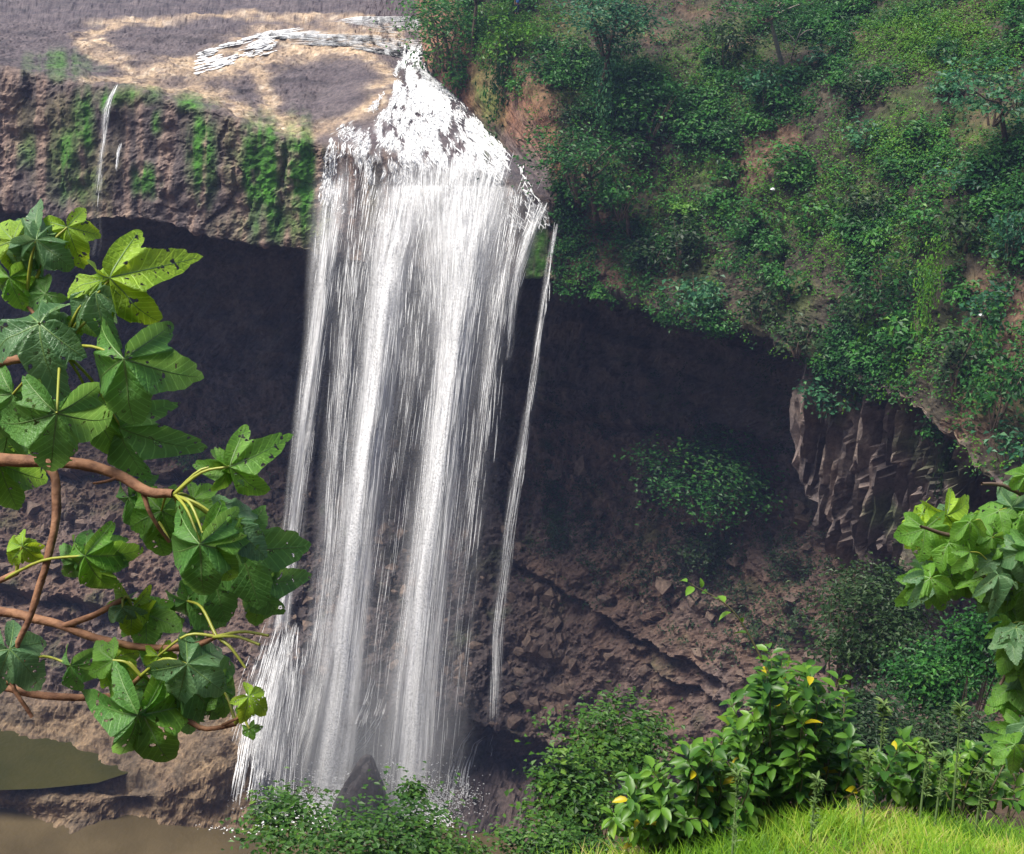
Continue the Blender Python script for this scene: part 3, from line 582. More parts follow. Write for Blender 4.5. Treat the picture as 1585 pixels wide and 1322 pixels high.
# river rapids upstream
def rap(v, s):
    px = 395 + s * 262 + 4 * vnoise(np.stack([v * 9, s * 9, 0 * s], -1)); yc = np.interp(px, [395, 470, 560, 660], [62, 55, 52, 62]); hw = np.interp(px, [395, 450, 540, 640, 660], [10, 12, 24, 34, 30])
    py = yc + (v - .5) * 2 * hw; g_ = fbm(np.stack([px * .012, py * .075, 0 * px + 2], -1), 3)
    return px, py, np.clip(sstep(395, 640, px) * .75 - .2 + 2.6 * g_, 0, 1)
rapid = tag(link("river", mesh("river", *(join([hugging(rap, 4200, .06, .32, ln=(.04, .16), lift=.12, flat=True), hugging(lambda v, s: (300 + s * 130 + 0 * v, 100 - s * 38 + (v - .5) * 34, np.clip(2.6 * fbm(np.stack([s * 5, v * 6, 0 * s + 1], -1), 3), 0, 1)), 500, .2, .6, ln=(.05, .15), lift=.1, flat=True)])), M_WATER, True)), kind='structure')
# the dark wet boulder in the foot of the fall
def boulder(c, r, seed):
    import bmesh
    bm = bmesh.new(); bmesh.ops.create_icosphere(bm, subdivisions=5, radius=1); v = np.array([x.co[:] for x in bm.verts]); f = np.array([[x.index for x in q.verts] for q in bm.faces]); bm.free()
    i_, a, b_ = cells(v * 1.1 + seed); v = v * (1 + .28 * fbm(v * 1.1 + seed, 4)[:, None] + .12 * i_[:, None]); v[:, 2] = np.where(v[:, 2] > 0, v[:, 2] * (1 + .2 * v[:, :1].ravel()), v[:, 2])
    w = 1 - .3 * np.clip(v[:, 2], 0, 1); v[:, 0] *= w; v[:, 1] *= w
    return v * np.array(r), f
bv, bf = boulder(None, (2.5, 2.0, 5.6), 3.1)
bo = tag(link("boulder", mesh("boulder", bv, bf, M_BOULDER), loc=tuple(P(560, 1262, 94.5) + np.array([0, 0, 0.6]))), "dark wet pointed boulder standing in the white water at the foot of the fall", "boulder")
# spray hanging over the foot of the fall
m, nt, b = mat("spray"); L = nt.links.new
nt.nodes.remove(b); pv = N(nt, "ShaderNodeVolumePrincipled"); pv.inputs["Color"].default_value = (.9, .92, .97, 1)
tc = N(nt, "ShaderNodeTexCoord"); ln_ = N(nt, "ShaderNodeVectorMath", operation='LENGTH'); L(tc.outputs["Object"], ln_.inputs[0])
mr = N(nt, "ShaderNodeMapRange"); mr.inputs[1].default_value = 1; mr.inputs[2].default_value = .1; L(ln_.outputs["Value"], mr.inputs[0])
ns = N(nt, "ShaderNodeTexNoise"); ns.inputs["Scale"].default_value = 2.2; ns.inputs["Detail"].default_value = 2; L(tc.outputs["Object"], ns.inputs[0])
m1 = N(nt, "ShaderNodeMath", operation='MULTIPLY'); L(mr.outputs[0], m1.inputs[0]); L(ns.outputs[0], m1.inputs[1])
m2 = N(nt, "ShaderNodeMath", operation='MULTIPLY'); m2.inputs[1].default_value = .075; L(m1.outputs[0], m2.inputs[0]); L(m2.outputs[0], pv.inputs["Density"]); L(pv.outputs[0], nt.nodes["Material Output"].inputs["Volume"])
bv, bf = boulder(None, (1, 1, 1), 8)
bv = bv / np.linalg.norm(bv, axis=1)[:, None]
mist = tag(link("mist", mesh("mist", bv, bf, m, True), loc=tuple(P(560, 1150, 96.))), kind='stuff'); mist.scale = (11.5, 7, 16)
# ------------------------------------------------------------------ foliage
def leafquads(c, nrm, size, asp=.6, fold=.18):
    """one bent leaf-shaped quad per centre"""
    n = len(c); r = rng.normal(0, 1, (n, 3)); nrm = nrm / (np.linalg.norm(nrm, axis=1)[:, None] + 1e-9)
    t = np.cross(nrm, r); t /= np.linalg.norm(t, axis=1)[:, None] + 1e-9; s = np.cross(nrm, t); size = np.broadcast_to(size, (n,))[:, None]
    v = np.stack([c - t * size * .5, c + s * size * asp * .5 + nrm * size * fold, c + t * size * .5 - nrm * size * fold * .6, c - s * size * asp * .5 + nrm * size * fold], 1)
    return v.reshape(-1, 3), np.arange(n * 4).reshape(-1, 4)
G_ = [(.0, (.007, .030, .010)), (.3, (.018, .078, .018)), (.55, (.032, .14, .024)), (.8, (.065, .22, .032)), (1, (.13, .28, .04))]
M_FOL = leaf_mat("foliage_green", G_)
M_FOLB = leaf_mat("foliage_bluegreen", [(.0, (.008, .035, .024)), (.35, (.022, .095, .046)), (.65, (.048, .165, .072)), (1, (.12, .27, .10))])
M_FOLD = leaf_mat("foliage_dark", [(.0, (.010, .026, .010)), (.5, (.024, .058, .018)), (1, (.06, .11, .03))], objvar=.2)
M_FOLY = leaf_mat("foliage_yellowgreen", [(.0, (.022, .085, .010)), (.5, (.065, .20, .014)), (1, (.16, .32, .025))])
M_BARK = bark_mat("bark_brown", (.07, .045, .03), (.19, .13, .09), 3)
M_BARKP = bark_mat("bark_pale", (.20, .17, .14), (.36, .31, .27), 4)
def crown_data(kind, n, seed):
    """leaf centres, normals, random shade and size in a unit-radius crown (base at z=-0.7)"""
    g = np.random.default_rng(seed); C_, Nn, Rn = [], [], []
    ncl = {'bush': 34, 'tree': 46, 'layer': 26, 'vine': 40, 'fine': 60}[kind]
    for i in range(ncl):
        d = g.normal(0, 1, 3); d /= np.linalg.norm(d); d[2] = d[2] * .8 + .12
        rr = g.uniform(.45, 1.0) ** .7; lump = 1 + .28 * math.sin(3 * math.atan2(d[1], d[0]) + seed) + .15 * g.normal()
        c = d * rr * lump * .82
        m = int(n / ncl * g.uniform(.6, 1.4)); q = g.normal(0, 1, (m, 3))
        cr = g.uniform(.15, .30)
        if kind == 'layer': c[2] = round(c[2] * 3.2) / 3.2 + g.normal(0, .03); sc = np.array([cr * 1.25, cr * 1.25, .045])
        elif kind == 'vine': c = np.array([c[0] * .8, c[1] * .55, g.uniform(-1, .9)]); sc = np.array([.12, .12, g.uniform(.2, .5)])
        else: sc = np.array([cr, cr, cr * .62])
        p = c + q * sc
        if kind == 'layer': p[:, 2] -= .35 * ((p[:, :2] - c[:2]) ** 2).sum(1)
        out = p / (np.linalg.norm(p, axis=1)[:, None] + .2)
        nr = np.array([0, 0, .75 if kind != 'vine' else .35]) + out * (.55 if kind != 'vine' else 1.0) + g.normal(0, .38, (m, 3))
        C_.append(p); Nn.append(nr); Rn.append(np.clip(g.normal(.5, .13) + g.normal(0, .12, m), 0.02, 1))
    return np.concatenate(C_), np.concatenate(Nn), np.concatenate(Rn)
def crown_mesh(name, kind, n, seed, leaf, mats, stems=0):
    c, nr, rn = crown_data(kind, n, seed); sz = leaf * rng.uniform(.6, 1.3, len(c))
    v, f = leafquads(c, nr, sz); rr = np.repeat(rn, 4); mi = np.zeros(len(f), int)
    if stems:
        parts = []
        for k in range(stems):
            a = rng.uniform(0, 6.28); e = np.array([math.cos(a) * rng.uniform(.2, .75), math.sin(a) * rng.uniform(.2, .75), rng.uniform(.0, .7)])
            b0 = np.array([e[0] * .15, e[1] * .15, -.85]); mid = (b0 + e) / 2 + rng.normal(0, .08, 3)
            parts.append(tube(spline([b0, mid, e], 7), np.linspace(.028, .006, 7), 5))
        sv, sf = join(parts); f = np.concatenate([f, sf + len(v)]); v = np.concatenate([v, sv]); rr = np.concatenate([rr, np.full(len(sv), .5)]); mi = np.concatenate([mi, np.ones(len(sf), int)])
    return mesh(name, v, f, mats, False, {"rnd": rr}, mi)
PROTO = {}
def proto(kind, leafrel, m, k):
    key = (kind, leafrel, m.name, k)
    if key not in PROTO:
        n = int({'bush': 1.35, 'tree': 1.5, 'layer': 1.3, 'vine': 1.25, 'fine': 1.6}[kind] * 9.5 / leafrel ** 2)
        PROTO[key] = crown_mesh(kind + "_foliage", kind, min(n, 9000), 100 + k * 7 + len(PROTO), leafrel, [m, M_BARK], 6 if kind != 'vine' else 0)
    return PROTO[key]
PXM = lambda p: np.linalg.norm(p - CAM) / F                                       # metres per photo pixel at p
def plant(px, py, rx, ry, kind, m, name, label, cat, group=None, k=0, trunk=None, lift=.55):
    l, n = hit(px, py + ry * .55)
    if l is None: print("MISS", label); return
    rx, ry = rx * 1.12, ry * 1.12; s = PXM(l); R_x, R_z = rx * s, ry * s * 1.08; c = l + n * min(R_x, R_z) * lift + np.array([0, 0, R_z * .35])
    q = c - CAM; want = ray(px, py); want = want / np.linalg.norm(want)
    c = CAM + want * (q @ want)                                                       # keep its distance, seat it on its own sight line
    lr = float(np.clip(round(.50 / max(R_x, R_z) / .02) * .02, .08, .28))
    me = proto(kind, lr, m, k % 3)
    if trunk is None:
        o = link(name, me, loc=tuple(c)); root = o
    else:
        root = empty(name, tuple(l), label, cat, group)
        o = link("crown", me, root, tuple(c - l))
        tv, tf = tube(spline([np.array(p_) - l for p_ in trunk], 12), np.linspace(trunk_r, trunk_r * .5, 12), 8)
        link("trunk", mesh("trunk", tv, tf, M_BARK if not pale else M_BARKP, True), root)
    o.scale = (R_x, (R_x + R_z) * .5, R_z); o.rotation_euler = (0, 0, (px * 0.37 + py * .11) % 6.28)
    tag(root, label, cat, group); return root
SH = [
 (1190, 140, 36, 34, 'bush', 'B', "blue-green bush sitting alone on bare brown rock high on the right slope"),
 (1282, 85, 33, 22, 'layer', 'B', "small flat-topped bush growing right of the pale leafless twig"),
 (1475, 136, 34, 24, 'bush', 'B', "small bush left of the layered tree at the right edge"),
 (1130, 262, 30, 26, 'bush', 'G', "bright green little bush above the bare brown patch in mid slope"),
 (1222, 248, 44, 26, 'fine', 'G', "olive bush just above the tiny white speck"),
 (1340, 210, 42, 26, 'bush', 'B', "bluish bush below the exposed orange rocks on the upper right slope"),
 (1398, 262, 40, 26, 'bush', 'G', "round bush below the bluish one on the upper right slope"),
 (1525, 268, 58, 30, 'layer', 'B', "wide pale blue-green bush under the layered tree at the right edge"),
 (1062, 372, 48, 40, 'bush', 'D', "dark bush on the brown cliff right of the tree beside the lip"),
 (1085, 462, 46, 42, 'bush', 'B', "dark bluish bush hanging at the mouth of the cave, right of the fall"),
 (1222, 438, 28, 28, 'bush', 'G', "bright small bush above the right end of the dark cave"),
 (1376, 438, 46, 54, 'tree', 'G', "bright green leafy bush standing out in the middle of the right slope"),
 (1555, 600, 42, 62, 'bush', 'G', "bright green bush by the right edge above the foreground leaves"),
 (1445, 668, 24, 22, 'bush', 'G', "small bush clinging to dark rock just right of the hanging rock curtain"),
 (1282, 612, 54, 34, 'bush', 'B', "bluish dark bush on top of the hanging rock curtain"),
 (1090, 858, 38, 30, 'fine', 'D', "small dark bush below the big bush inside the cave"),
 (290, 706, 20, 22, 'bush', 'D', "small dark bush on the bare rock wall left of the fall"),
 (884, 434, 13, 7, 'bush', 'Y', "tiny bright green tuft on the cave's edge right of the thin waterfall"),
 (1262, 332, 46, 34, 'bush', 'G', "rounded green bush right of and below the tiny white speck"),
 (1345, 318, 44, 32, 'bush', 'D', "dark bush in the shade between two brighter ones right of the slope's middle"),
 (1430, 345, 46, 36, 'bush', 'G', "leafy green bush above the yellow-green creeper"),
 (1500, 350, 46, 38, 'bush', 'D', "large dark bush near the right edge, under the white litter's level by a crown"),
 (1572, 362, 36, 48, 'bush', 'B', "bluish bush cut by the right edge at the middle of the slope"),
 (1168, 335, 40, 28, 'bush', 'G', "bush on the lower edge of the bare brown patch in mid slope"),
 (1010, 170, 56, 44, 'bush', 'G', "mid green bush right of the creeper-clad tree near the top"),
 (1085, 200, 38, 26, 'fine', 'G', "low spreading bush left of the exposed orange rock"),
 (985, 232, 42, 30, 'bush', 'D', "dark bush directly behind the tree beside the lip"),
 (1330, 140, 38, 22, 'fine', 'D', "low dark bush among bare brown rocks near the top of the right slope"),
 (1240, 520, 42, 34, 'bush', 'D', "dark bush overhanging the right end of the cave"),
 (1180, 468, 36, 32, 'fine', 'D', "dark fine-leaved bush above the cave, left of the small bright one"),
 (1490, 560, 46, 50, 'bush', 'D', "dark dense bush above the rock curtain's right end"),
 (1535, 480, 46, 42, 'bush', 'B', "bluish bush beside the bit of white litter near the right edge"),
 (788, 64, 44, 34, 'bush', 'Y', "bright yellow-green bush right of the brown tree trunk by the river"),
 (1130, 70, 42, 40, 'fine', 'D', "dark shaded bush under the spreading tree at the top of the slope"),
 (1420, 205, 34, 20, 'bush', 'G', "small bush beside the exposed orange rocks on the upper right slope"),
 (845, 105, 38, 30, 'bush', 'G', "green bush at the head of the reddish bank, right of the river"),
 (1565, 690, 34, 34, 'bush', 'B', "bluish bush at the right edge just above the foreground leaves"),
 (1330, 478, 30, 34, 'bush', 'D', "dark bush at the left foot of the bright leafy one in mid slope"),
 (1395, 520, 34, 34, 'bush', 'G', "green bush hanging below the bright leafy one in mid slope"),
 (672, 92, 26, 30, 'bush', 'D', "dark bush hanging over the water at the neck of the white cascade"),
 (712, 118, 32, 36, 'bush', 'G', "green bush on the bank just right of the neck of the white cascade"),
 (770, 118, 34, 54, 'vine', 'G', "leafy green cover hanging down the reddish bank right of the cascade"),
 (1000, 395, 36, 26, 'fine', 'D', "low dark bush on the brown cliff above the left part of the cave"),
]
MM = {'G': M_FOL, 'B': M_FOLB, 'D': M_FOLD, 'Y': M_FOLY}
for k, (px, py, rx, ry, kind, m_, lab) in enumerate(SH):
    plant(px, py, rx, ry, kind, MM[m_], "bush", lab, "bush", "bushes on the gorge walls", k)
VN = [(1428, 480, 16, 74, "long yellow-green creeper hanging down the slope right of its brightest bush"), (1330, 545, 15, 46, "yellow-green creeper draping over the edge above the rock curtain's left half"), (1388, 575, 14, 34, "short yellow-green creeper draping over the edge above the rock curtain's right half"),
      (1520, 545, 18, 60, "dull green creeper trailing down the rock near the right edge"), (940, 150, 34, 70, "curtain of creepers hanging below the tall tree right of the reddish bank"), (1470, 700, 14, 52, "dark green creeper trailing right beside the rock curtain")]
for k, (px, py, rx, ry, lab) in enumerate(VN):
    plant(px, py, rx, ry, 'vine', [M_FOLY, M_FOLY, M_FOLY, M_FOL, M_FOLB, M_FOLD][k], "creeper", lab, "creeper", "creepers hanging on the right slope", k, lift=.3)
trunk_r, pale = .32, False
def ptr(pts, dy=0): 
    out = []
    for x, y, Y in pts: out.append(P(x, y, Y))
    return out
def tree(px, py, rx, ry, kind, m, label, tpts, tr, pal=False, k=0):
    global trunk_r, pale
    trunk_r, pale = tr, pal
    l, n = hit(tpts[0][0], tpts[0][1])
    s = PXM(l); Y0 = l[1]; tp = [l - np.array([0, 0, .3])] + [P(x, y, Y0 - 1.0 - .25 * i) for i, (x, y) in enumerate(tpts[1:])]
    root = empty("tree", tuple(l), label, "tree", "trees on the right slope")
    c = P(px, py, Y0 - 1.8); R_x, R_z = rx * s, ry * s
    lr = float(np.clip(round(.46 / max(R_x, R_z) / .01) * .01, .06, .24))
    o = link("crown", proto(kind, lr, m, k), root, tuple(c - l)); o.scale = (R_x, R_x * .9, R_z); o.rotation_euler = (0, 0, px % 6.28)
    tv, tf = tube(spline([p - l for p in tp], 14), np.linspace(tr, tr * .45, 14), 8)
    t_ = link("trunk", mesh("trunk", tv, tf, M_BARKP if pal else M_BARK, True), root)
    for q in range(5):
        e = c + np.array([rng.uniform(-.6, .6) * R_x, rng.uniform(-.3, .3) * R_x, rng.uniform(-.1, .5) * R_z]); b0 = tp[-1] * .8 + tp[-2] * .2
        tv, tf = tube(spline([b0 - l, (b0 + e) / 2 - l + rng.normal(0, .2, 3), e - l], 8), np.linspace(tr * .4, .04, 8), 6); link("limb", mesh("limb", tv, tf, M_BARKP if pal else M_BARK, True), root)
    return root
tree(690, 42, 84, 74, 'tree', M_FOL, "dark leafy tree at the river's edge just right of the white rapids", [(700, 118), (694, 85), (688, 50)], .25, k=0)
tree(748, -30, 50, 34, 'tree', M_FOL, "bare brown tree trunk by the bright bush, its crown cut by the top edge", [(731, 92), (733, 50), (738, 0)], .26, k=1)
tree(945, 28, 100, 62, 'bush', M_FOLB, "large blue-green tree cut by the top edge, hung with creepers below", [(930, 150), (938, 110), (944, 60)], .4, k=1)
tree(905, 250, 92, 72, 'tree', M_FOL, "bright bushy tree leaning out beside the lip, just right of the fall", [(925, 345), (918, 310), (910, 270)], .3, k=2)
tree(965, 300, 46, 46, 'tree', M_FOL, "smaller tree tucked against the bright bushy one beside the lip", [(975, 372), (972, 345), (968, 318)], .22, k=0)
tree(1185, 8, 86, 30, 'layer', M_FOL, "spreading flat-crowned tree at the top edge above the pale leafless twig", [(1215, 110), (1200, 60), (1190, 20)], .22, True, k=0)
tree(1545, 140, 70, 56, 'layer', M_FOLB, "tree with layered pale green sprays at the right edge of the slope", [(1560, 225), (1552, 190), (1546, 150)], .22, k=1)
tree(1105, 750, 108, 76, 'fine', M_FOL, "big dark bush-like tree growing inside the cave under the overhang", [(1120, 835), (1116, 800), (1110, 760)], .25, k=0)
# ground cover over the right slope: leafy tufts, weeds and thin grass nobody could count
area_tt = (tt > st[0] + 8) & (tt < st[4] + 2) & (uu > 862) & (uu < 2000)
cand = np.argwhere(area_tt); 
w_ = np.linalg.norm(np.cross(np.gradient(S, axis=0), np.gradient(S, axis=1)), axis=-1)[area_tt]
dist = np.linalg.norm(S[area_tt] - CAM, axis=1); inv = (px0[area_tt] > -100) & (py0[area_tt] > -120)
dn = fbm(S[area_tt] * .16 + 21, 4); dn2 = fbm(S[area_tt] * .5 + 61, 3)
prob = w_ * np.clip(.35 + 2.4 * dn + 1.0 * dn2, .02, 1.1) * inv
for cx, cy_, rx, ry in [(1140, 95, 30, 40), (1150, 150, 22, 40), (1290, 190, 40, 22), (1415, 150, 40, 26), (1060, 270, 46, 26), (1040, 300, 36, 30), (950, 400, 90, 34), (1265, 140, 40, 28), (770, 150, 40, 70), (1500, 40, 40, 30), (1060, 430, 60, 30)]:
    prob *= 1 - .88 * blob(cx, cy_, rx, ry)[area_tt]
def tufts(n, prob, leaves, rad, leaf, zsq, up):
    pick = rng.choice(len(cand), n, p=prob / prob.sum()); i, j = cand[pick].T
    base = S[i, j] + rng.normal(0, .15, (n, 3)); nn = nm[i, j]
    c = (base[:, None] + rng.normal(0, 1, (n, leaves, 3)) * rad * np.array([1, 1, zsq]) + nn[:, None] * rng.uniform(.1, .55, (n, leaves, 1)))
    nr = nn[:, None] * .6 + np.array([0, 0, up]) + rng.normal(0, .4, (n, leaves, 3))
    tone = np.clip(.42 + .5 * fbm(base * .12 + 77, 3) + rng.normal(0, .09, n), .05, .95)[:, None] + rng.normal(0, .09, (n, leaves))
    v, f = leafquads(c.reshape(-1, 3), nr.reshape(-1, 3), leaf * rng.uniform(.6, 1.4, n * leaves)); return v, f, np.repeat(np.clip(tone.reshape(-1), 0, 1), 4)
v1, f1, r1 = tufts(15000, prob, 12, .34, .26, .7, .7)
gc = tag(link("ground_cover", mesh("ground_cover", v1, f1, M_FOL, False, {"rnd": r1})), kind='stuff')
cm_ = rng.choice(len(cand), 300, p=prob / prob.sum()); VV, FF, RR = [], [], []
for q, ci in enumerate(cm_):
    i_, j_ = cand[ci]; p0 = S[i_, j_]; n0 = nm[i_, j_]; rr_ = rng.uniform(.7, 1.7); m_ = int(150 * rr_ ** 1.5)
    dd = rng.normal(0, 1, (m_, 3)); dd /= np.linalg.norm(dd, axis=1)[:, None]; dd[:, 2] = np.abs(dd[:, 2]) * 1.1; lump = 1 + .3 * vnoise(dd * 2.2 + q)[:, None]
    pc = p0 + n0 * .3 * rr_ + dd * rr_ * lump * rng.uniform(.55, 1.05, (m_, 1)) * np.array([1, 1, .85]); v_, f_ = leafquads(pc, dd * .7 + np.array([0, 0, .8]) + rng.normal(0, .3, (m_, 3)), .36 * rng.uniform(.6, 1.3, m_))
    tn = np.clip(rng.normal(.52, .13) + rng.normal(0, .09, m_), .05, 1); VV.append(v_); FF.append(f_); RR.append(np.repeat(tn, 4))
vv_, ff_ = join(list(zip(VV, FF))); tag(link("undergrowth", mesh("undergrowth", vv_, ff_, M_FOL, False, {"rnd": np.concatenate(RR)})), kind='stuff')
pg = w_ * inv * (np.maximum.reduce([blob(1440, 65, 90, 50), blob(1100, 130, 60, 60) * .5, blob(1330, 370, 120, 60) * .4, blob(800, 40, 60, 50), blob(1230, 300, 200, 60) * .3, blob(1400, 230, 80, 30) * .7])[area_tt] + .04)
v2, f2, r2 = tufts(5200, pg, 14, .30, .20, .6, 1.0)
tag(link("slope_weeds", mesh("slope_weeds", v2, f2, M_FOLY, False, {"rnd": r2 * .8})), kind='stuff')
# weeds on the shaded lower wall and fallen stones on its slope
la = (tt > st[9] - 25) & (tt < st[11]) & (px0 > -50) & (px0 < 1500)
pw = la * (np.maximum.reduce([blob(1130, 700, 130, 90), .8 * blob(1180, 860, 110, 50), .5 * blob(930, 780, 90, 120), .5 * blob(1250, 1000, 120, 90), .6 * blob(1040, 860, 60, 60), .3 * blob(330, 720, 60, 40)])) * np.clip(.4 + 2 * fbm(S * .25 + 5, 3), 0, 1)
cand_s, cand = cand, np.argwhere(la); v3, f3, r3 = tufts(1500, pw[la], 12, .35, .26, .7, .8); cand = cand_s
tag(link("wall_weeds", mesh("wall_weeds", v3, f3, M_FOLD, False, {"rnd": r3})), kind='stuff')
import bmesh as _bm
bm_ = _bm.new(); _bm.ops.create_icosphere(bm_, subdivisions=1, radius=1); iv = np.array([x.co[:] for x in bm_.verts]); if_ = np.array([[x.index for x in q.verts] for q in bm_.faces]); bm_.free()
lc = np.argwhere((tt > st[9] + 30) & (tt < st[11] + 6) & (px0 > -80) & (px0 < 1520) & (terr < .1)); pk = lc[rng.integers(0, len(lc), 3600)]; sz = .08 + .8 * rng.random(len(pk)) ** 9
rv = iv[None] * (1 + .35 * rng.normal(0, 1, (len(pk), len(iv), 1))).clip(.5, 1.7) * (sz[:, None, None] * rng.uniform(.6, 1.3, (len(pk), 1, 3))) + S[pk[:, 0], pk[:, 1]][:, None]
ra = (if_[None] + (np.arange(len(pk)) * len(iv))[:, None, None]).reshape(-1, 3)
tag(link("rubble", mesh("rubble", rv.reshape(-1, 3), ra, M_RUBBLE)), kind='stuff')
# dead twig, litter, a person at the top
def sticks(name, lists, m, label, cat, r0=.05):
    l, n = hit(*lists[0][0]); root_l = l; parts = []
    for L_ in lists:
        p = np.array([PT(x, y, np.linalg.norm(l - CAM) * .985) / 1.0 for x, y in L_]); dr = [ray(x, y) for x, y in L_]
        p = np.array([CAM + d / np.linalg.norm(d) * (np.linalg.norm(l - CAM) - 1.2) for d in dr]); p[0] = p[0] if L_ is not lists[0] else l
        parts.append(tube(spline(p - root_l, 8), np.linspace(r0, r0 * .4, 8), 6))
    return tag(link(name, mesh(name, *join(parts), m, True), loc=tuple(root_l)), label, cat)
sticks("dead_twig", [[(1224, 92), (1232, 66), (1240, 44)], [(1232, 66), (1220, 52), (1210, 46)], [(1235, 58), (1248, 48), (1258, 46)], [(1230, 74), (1222, 66)]], M_BARKP, "pale leafless forked twig standing high on the right slope", "twig", .07)
def litter(px, py, r, label):
    l, n = hit(px, py); dd = CAM - l; dd /= np.linalg.norm(dd); l = l + dd * 1.3
    bv, bf = boulder(None, (r, r, r * .6), px * .1); mm_, nt_, b_ = mat("white_scrap"); b_.inputs["Base Color"].default_value = (.75, .76, .78, 1); b_.inputs["Roughness"].default_value = .7
    tag(link("litter", mesh("litter", bv, bf, mm_), loc=tuple(l)), label, "litter", "white scraps lying on the slope")
litter(1196, 293, .19, "tiny white scrap caught on the bare slope right of the brown patch")
litter(1519, 488, .16, "tiny white scrap beside a bluish bush near the right edge")
def person(px, py, h):
    import bmesh
    l, n = hit(px, py + 8); l = l + (CAM - l) / np.linalg.norm(CAM - l) * 5.0; z0 = P(px, py, l[1])[2] - h * .93
    base = np.array([P(px, py, l[1])[0], l[1], z0]); root = empty("person", tuple(base), "person in a blue shirt standing among the greenery at the top edge", "person")
    def flat(nm_, c):
        mm_, nt_, b_ = mat(nm_); b_.inputs["Base Color"].default_value = (*c, 1); b_.inputs["Roughness"].default_value = .8; return mm_
    sk = flat("skin_brown", (.22, .11, .07))
    J = [(0, 0, .92, .13), (0, 0, 1.2, .12), (0, 0, 1.42, .10), (0, 0, 1.5, .055), (0, -.01, 1.62, .10), (0, 0, 1.7, .08), (.2, 0, 1.4, .055), (.27, .02, 1.12, .042), (.24, -.08, .88, .034), (.24, -.1, .79, .03), (-.2, 0, 1.4, .055), (-.27, .02, 1.12, .042), (-.24, -.08, .88, .034), (-.24, -.1, .79, .03), (.1, 0, .85, .09), (.11, -.01, .48, .06), (.11, .02, .08, .045), (.12, -.14, .03, .035), (-.1, 0, .85, .09), (-.11, -.01, .48, .06), (-.11, .02, .08, .045), (-.12, -.14, .03, .035)]
    def withskin(name, J, Ed, m):
        bm = bmesh.new(); ly = bm.verts.layers.skin.verify(); vs_ = [bm.verts.new(j[:3]) for j in J]; [bm.edges.new((vs_[a], vs_[b])) for a, b in Ed]
        for v_, j in zip(vs_, J): v_[ly].radius = (j[3], j[3])
        vs_[0][ly].use_root = True; me = bpy.data.meshes.new(name); bm.to_mesh(me); bm.free(); me.materials.append(m); o = link(name, me, root)
        o.modifiers.new("skin", 'SKIN'); q = o.modifiers.new("sub", 'SUBSURF'); q.levels = q.render_levels = 2; return o
    Ed = [(0, 1), (1, 2), (2, 3), (3, 4), (4, 5), (2, 6), (6, 7), (7, 8), (8, 9), (2, 10), (10, 11), (11, 12), (12, 13), (0, 14), (14, 15), (15, 16), (16, 17), (0, 18), (18, 19), (19, 20), (20, 21)]
    withskin("body", J, Ed, sk)
    withskin("shirt", [(0, 0, .9, .17), (0, 0, 1.2, .16), (0, 0, 1.43, .14), (.21, 0, 1.41, .08), (.25, .01, 1.2, .07), (-.21, 0, 1.41, .08), (-.25, .01, 1.2, .07)], [(0, 1), (1, 2), (2, 3), (3, 4), (2, 5), (5, 6)], flat("blue_cloth", (.06, .16, .45)))
    withskin("trousers", [(0, 0, .92, .15), (.1, 0, .8, .11), (.11, -.01, .48, .085), (.11, .02, .12, .075), (-.1, 0, .8, .11), (-.11, -.01, .48, .085), (-.11, .02, .12, .075)], [(0, 1), (1, 2), (2, 3), (0, 4), (4, 5), (5, 6)], flat("dark_cloth", (.03, .04, .08)))
    withskin("hair", [(0, .03, 1.70, .10), (0, .05, 1.62, .09)], [(0, 1)], flat("black_hair", (.012, .010, .009)))
person(802, -6, 1.7)
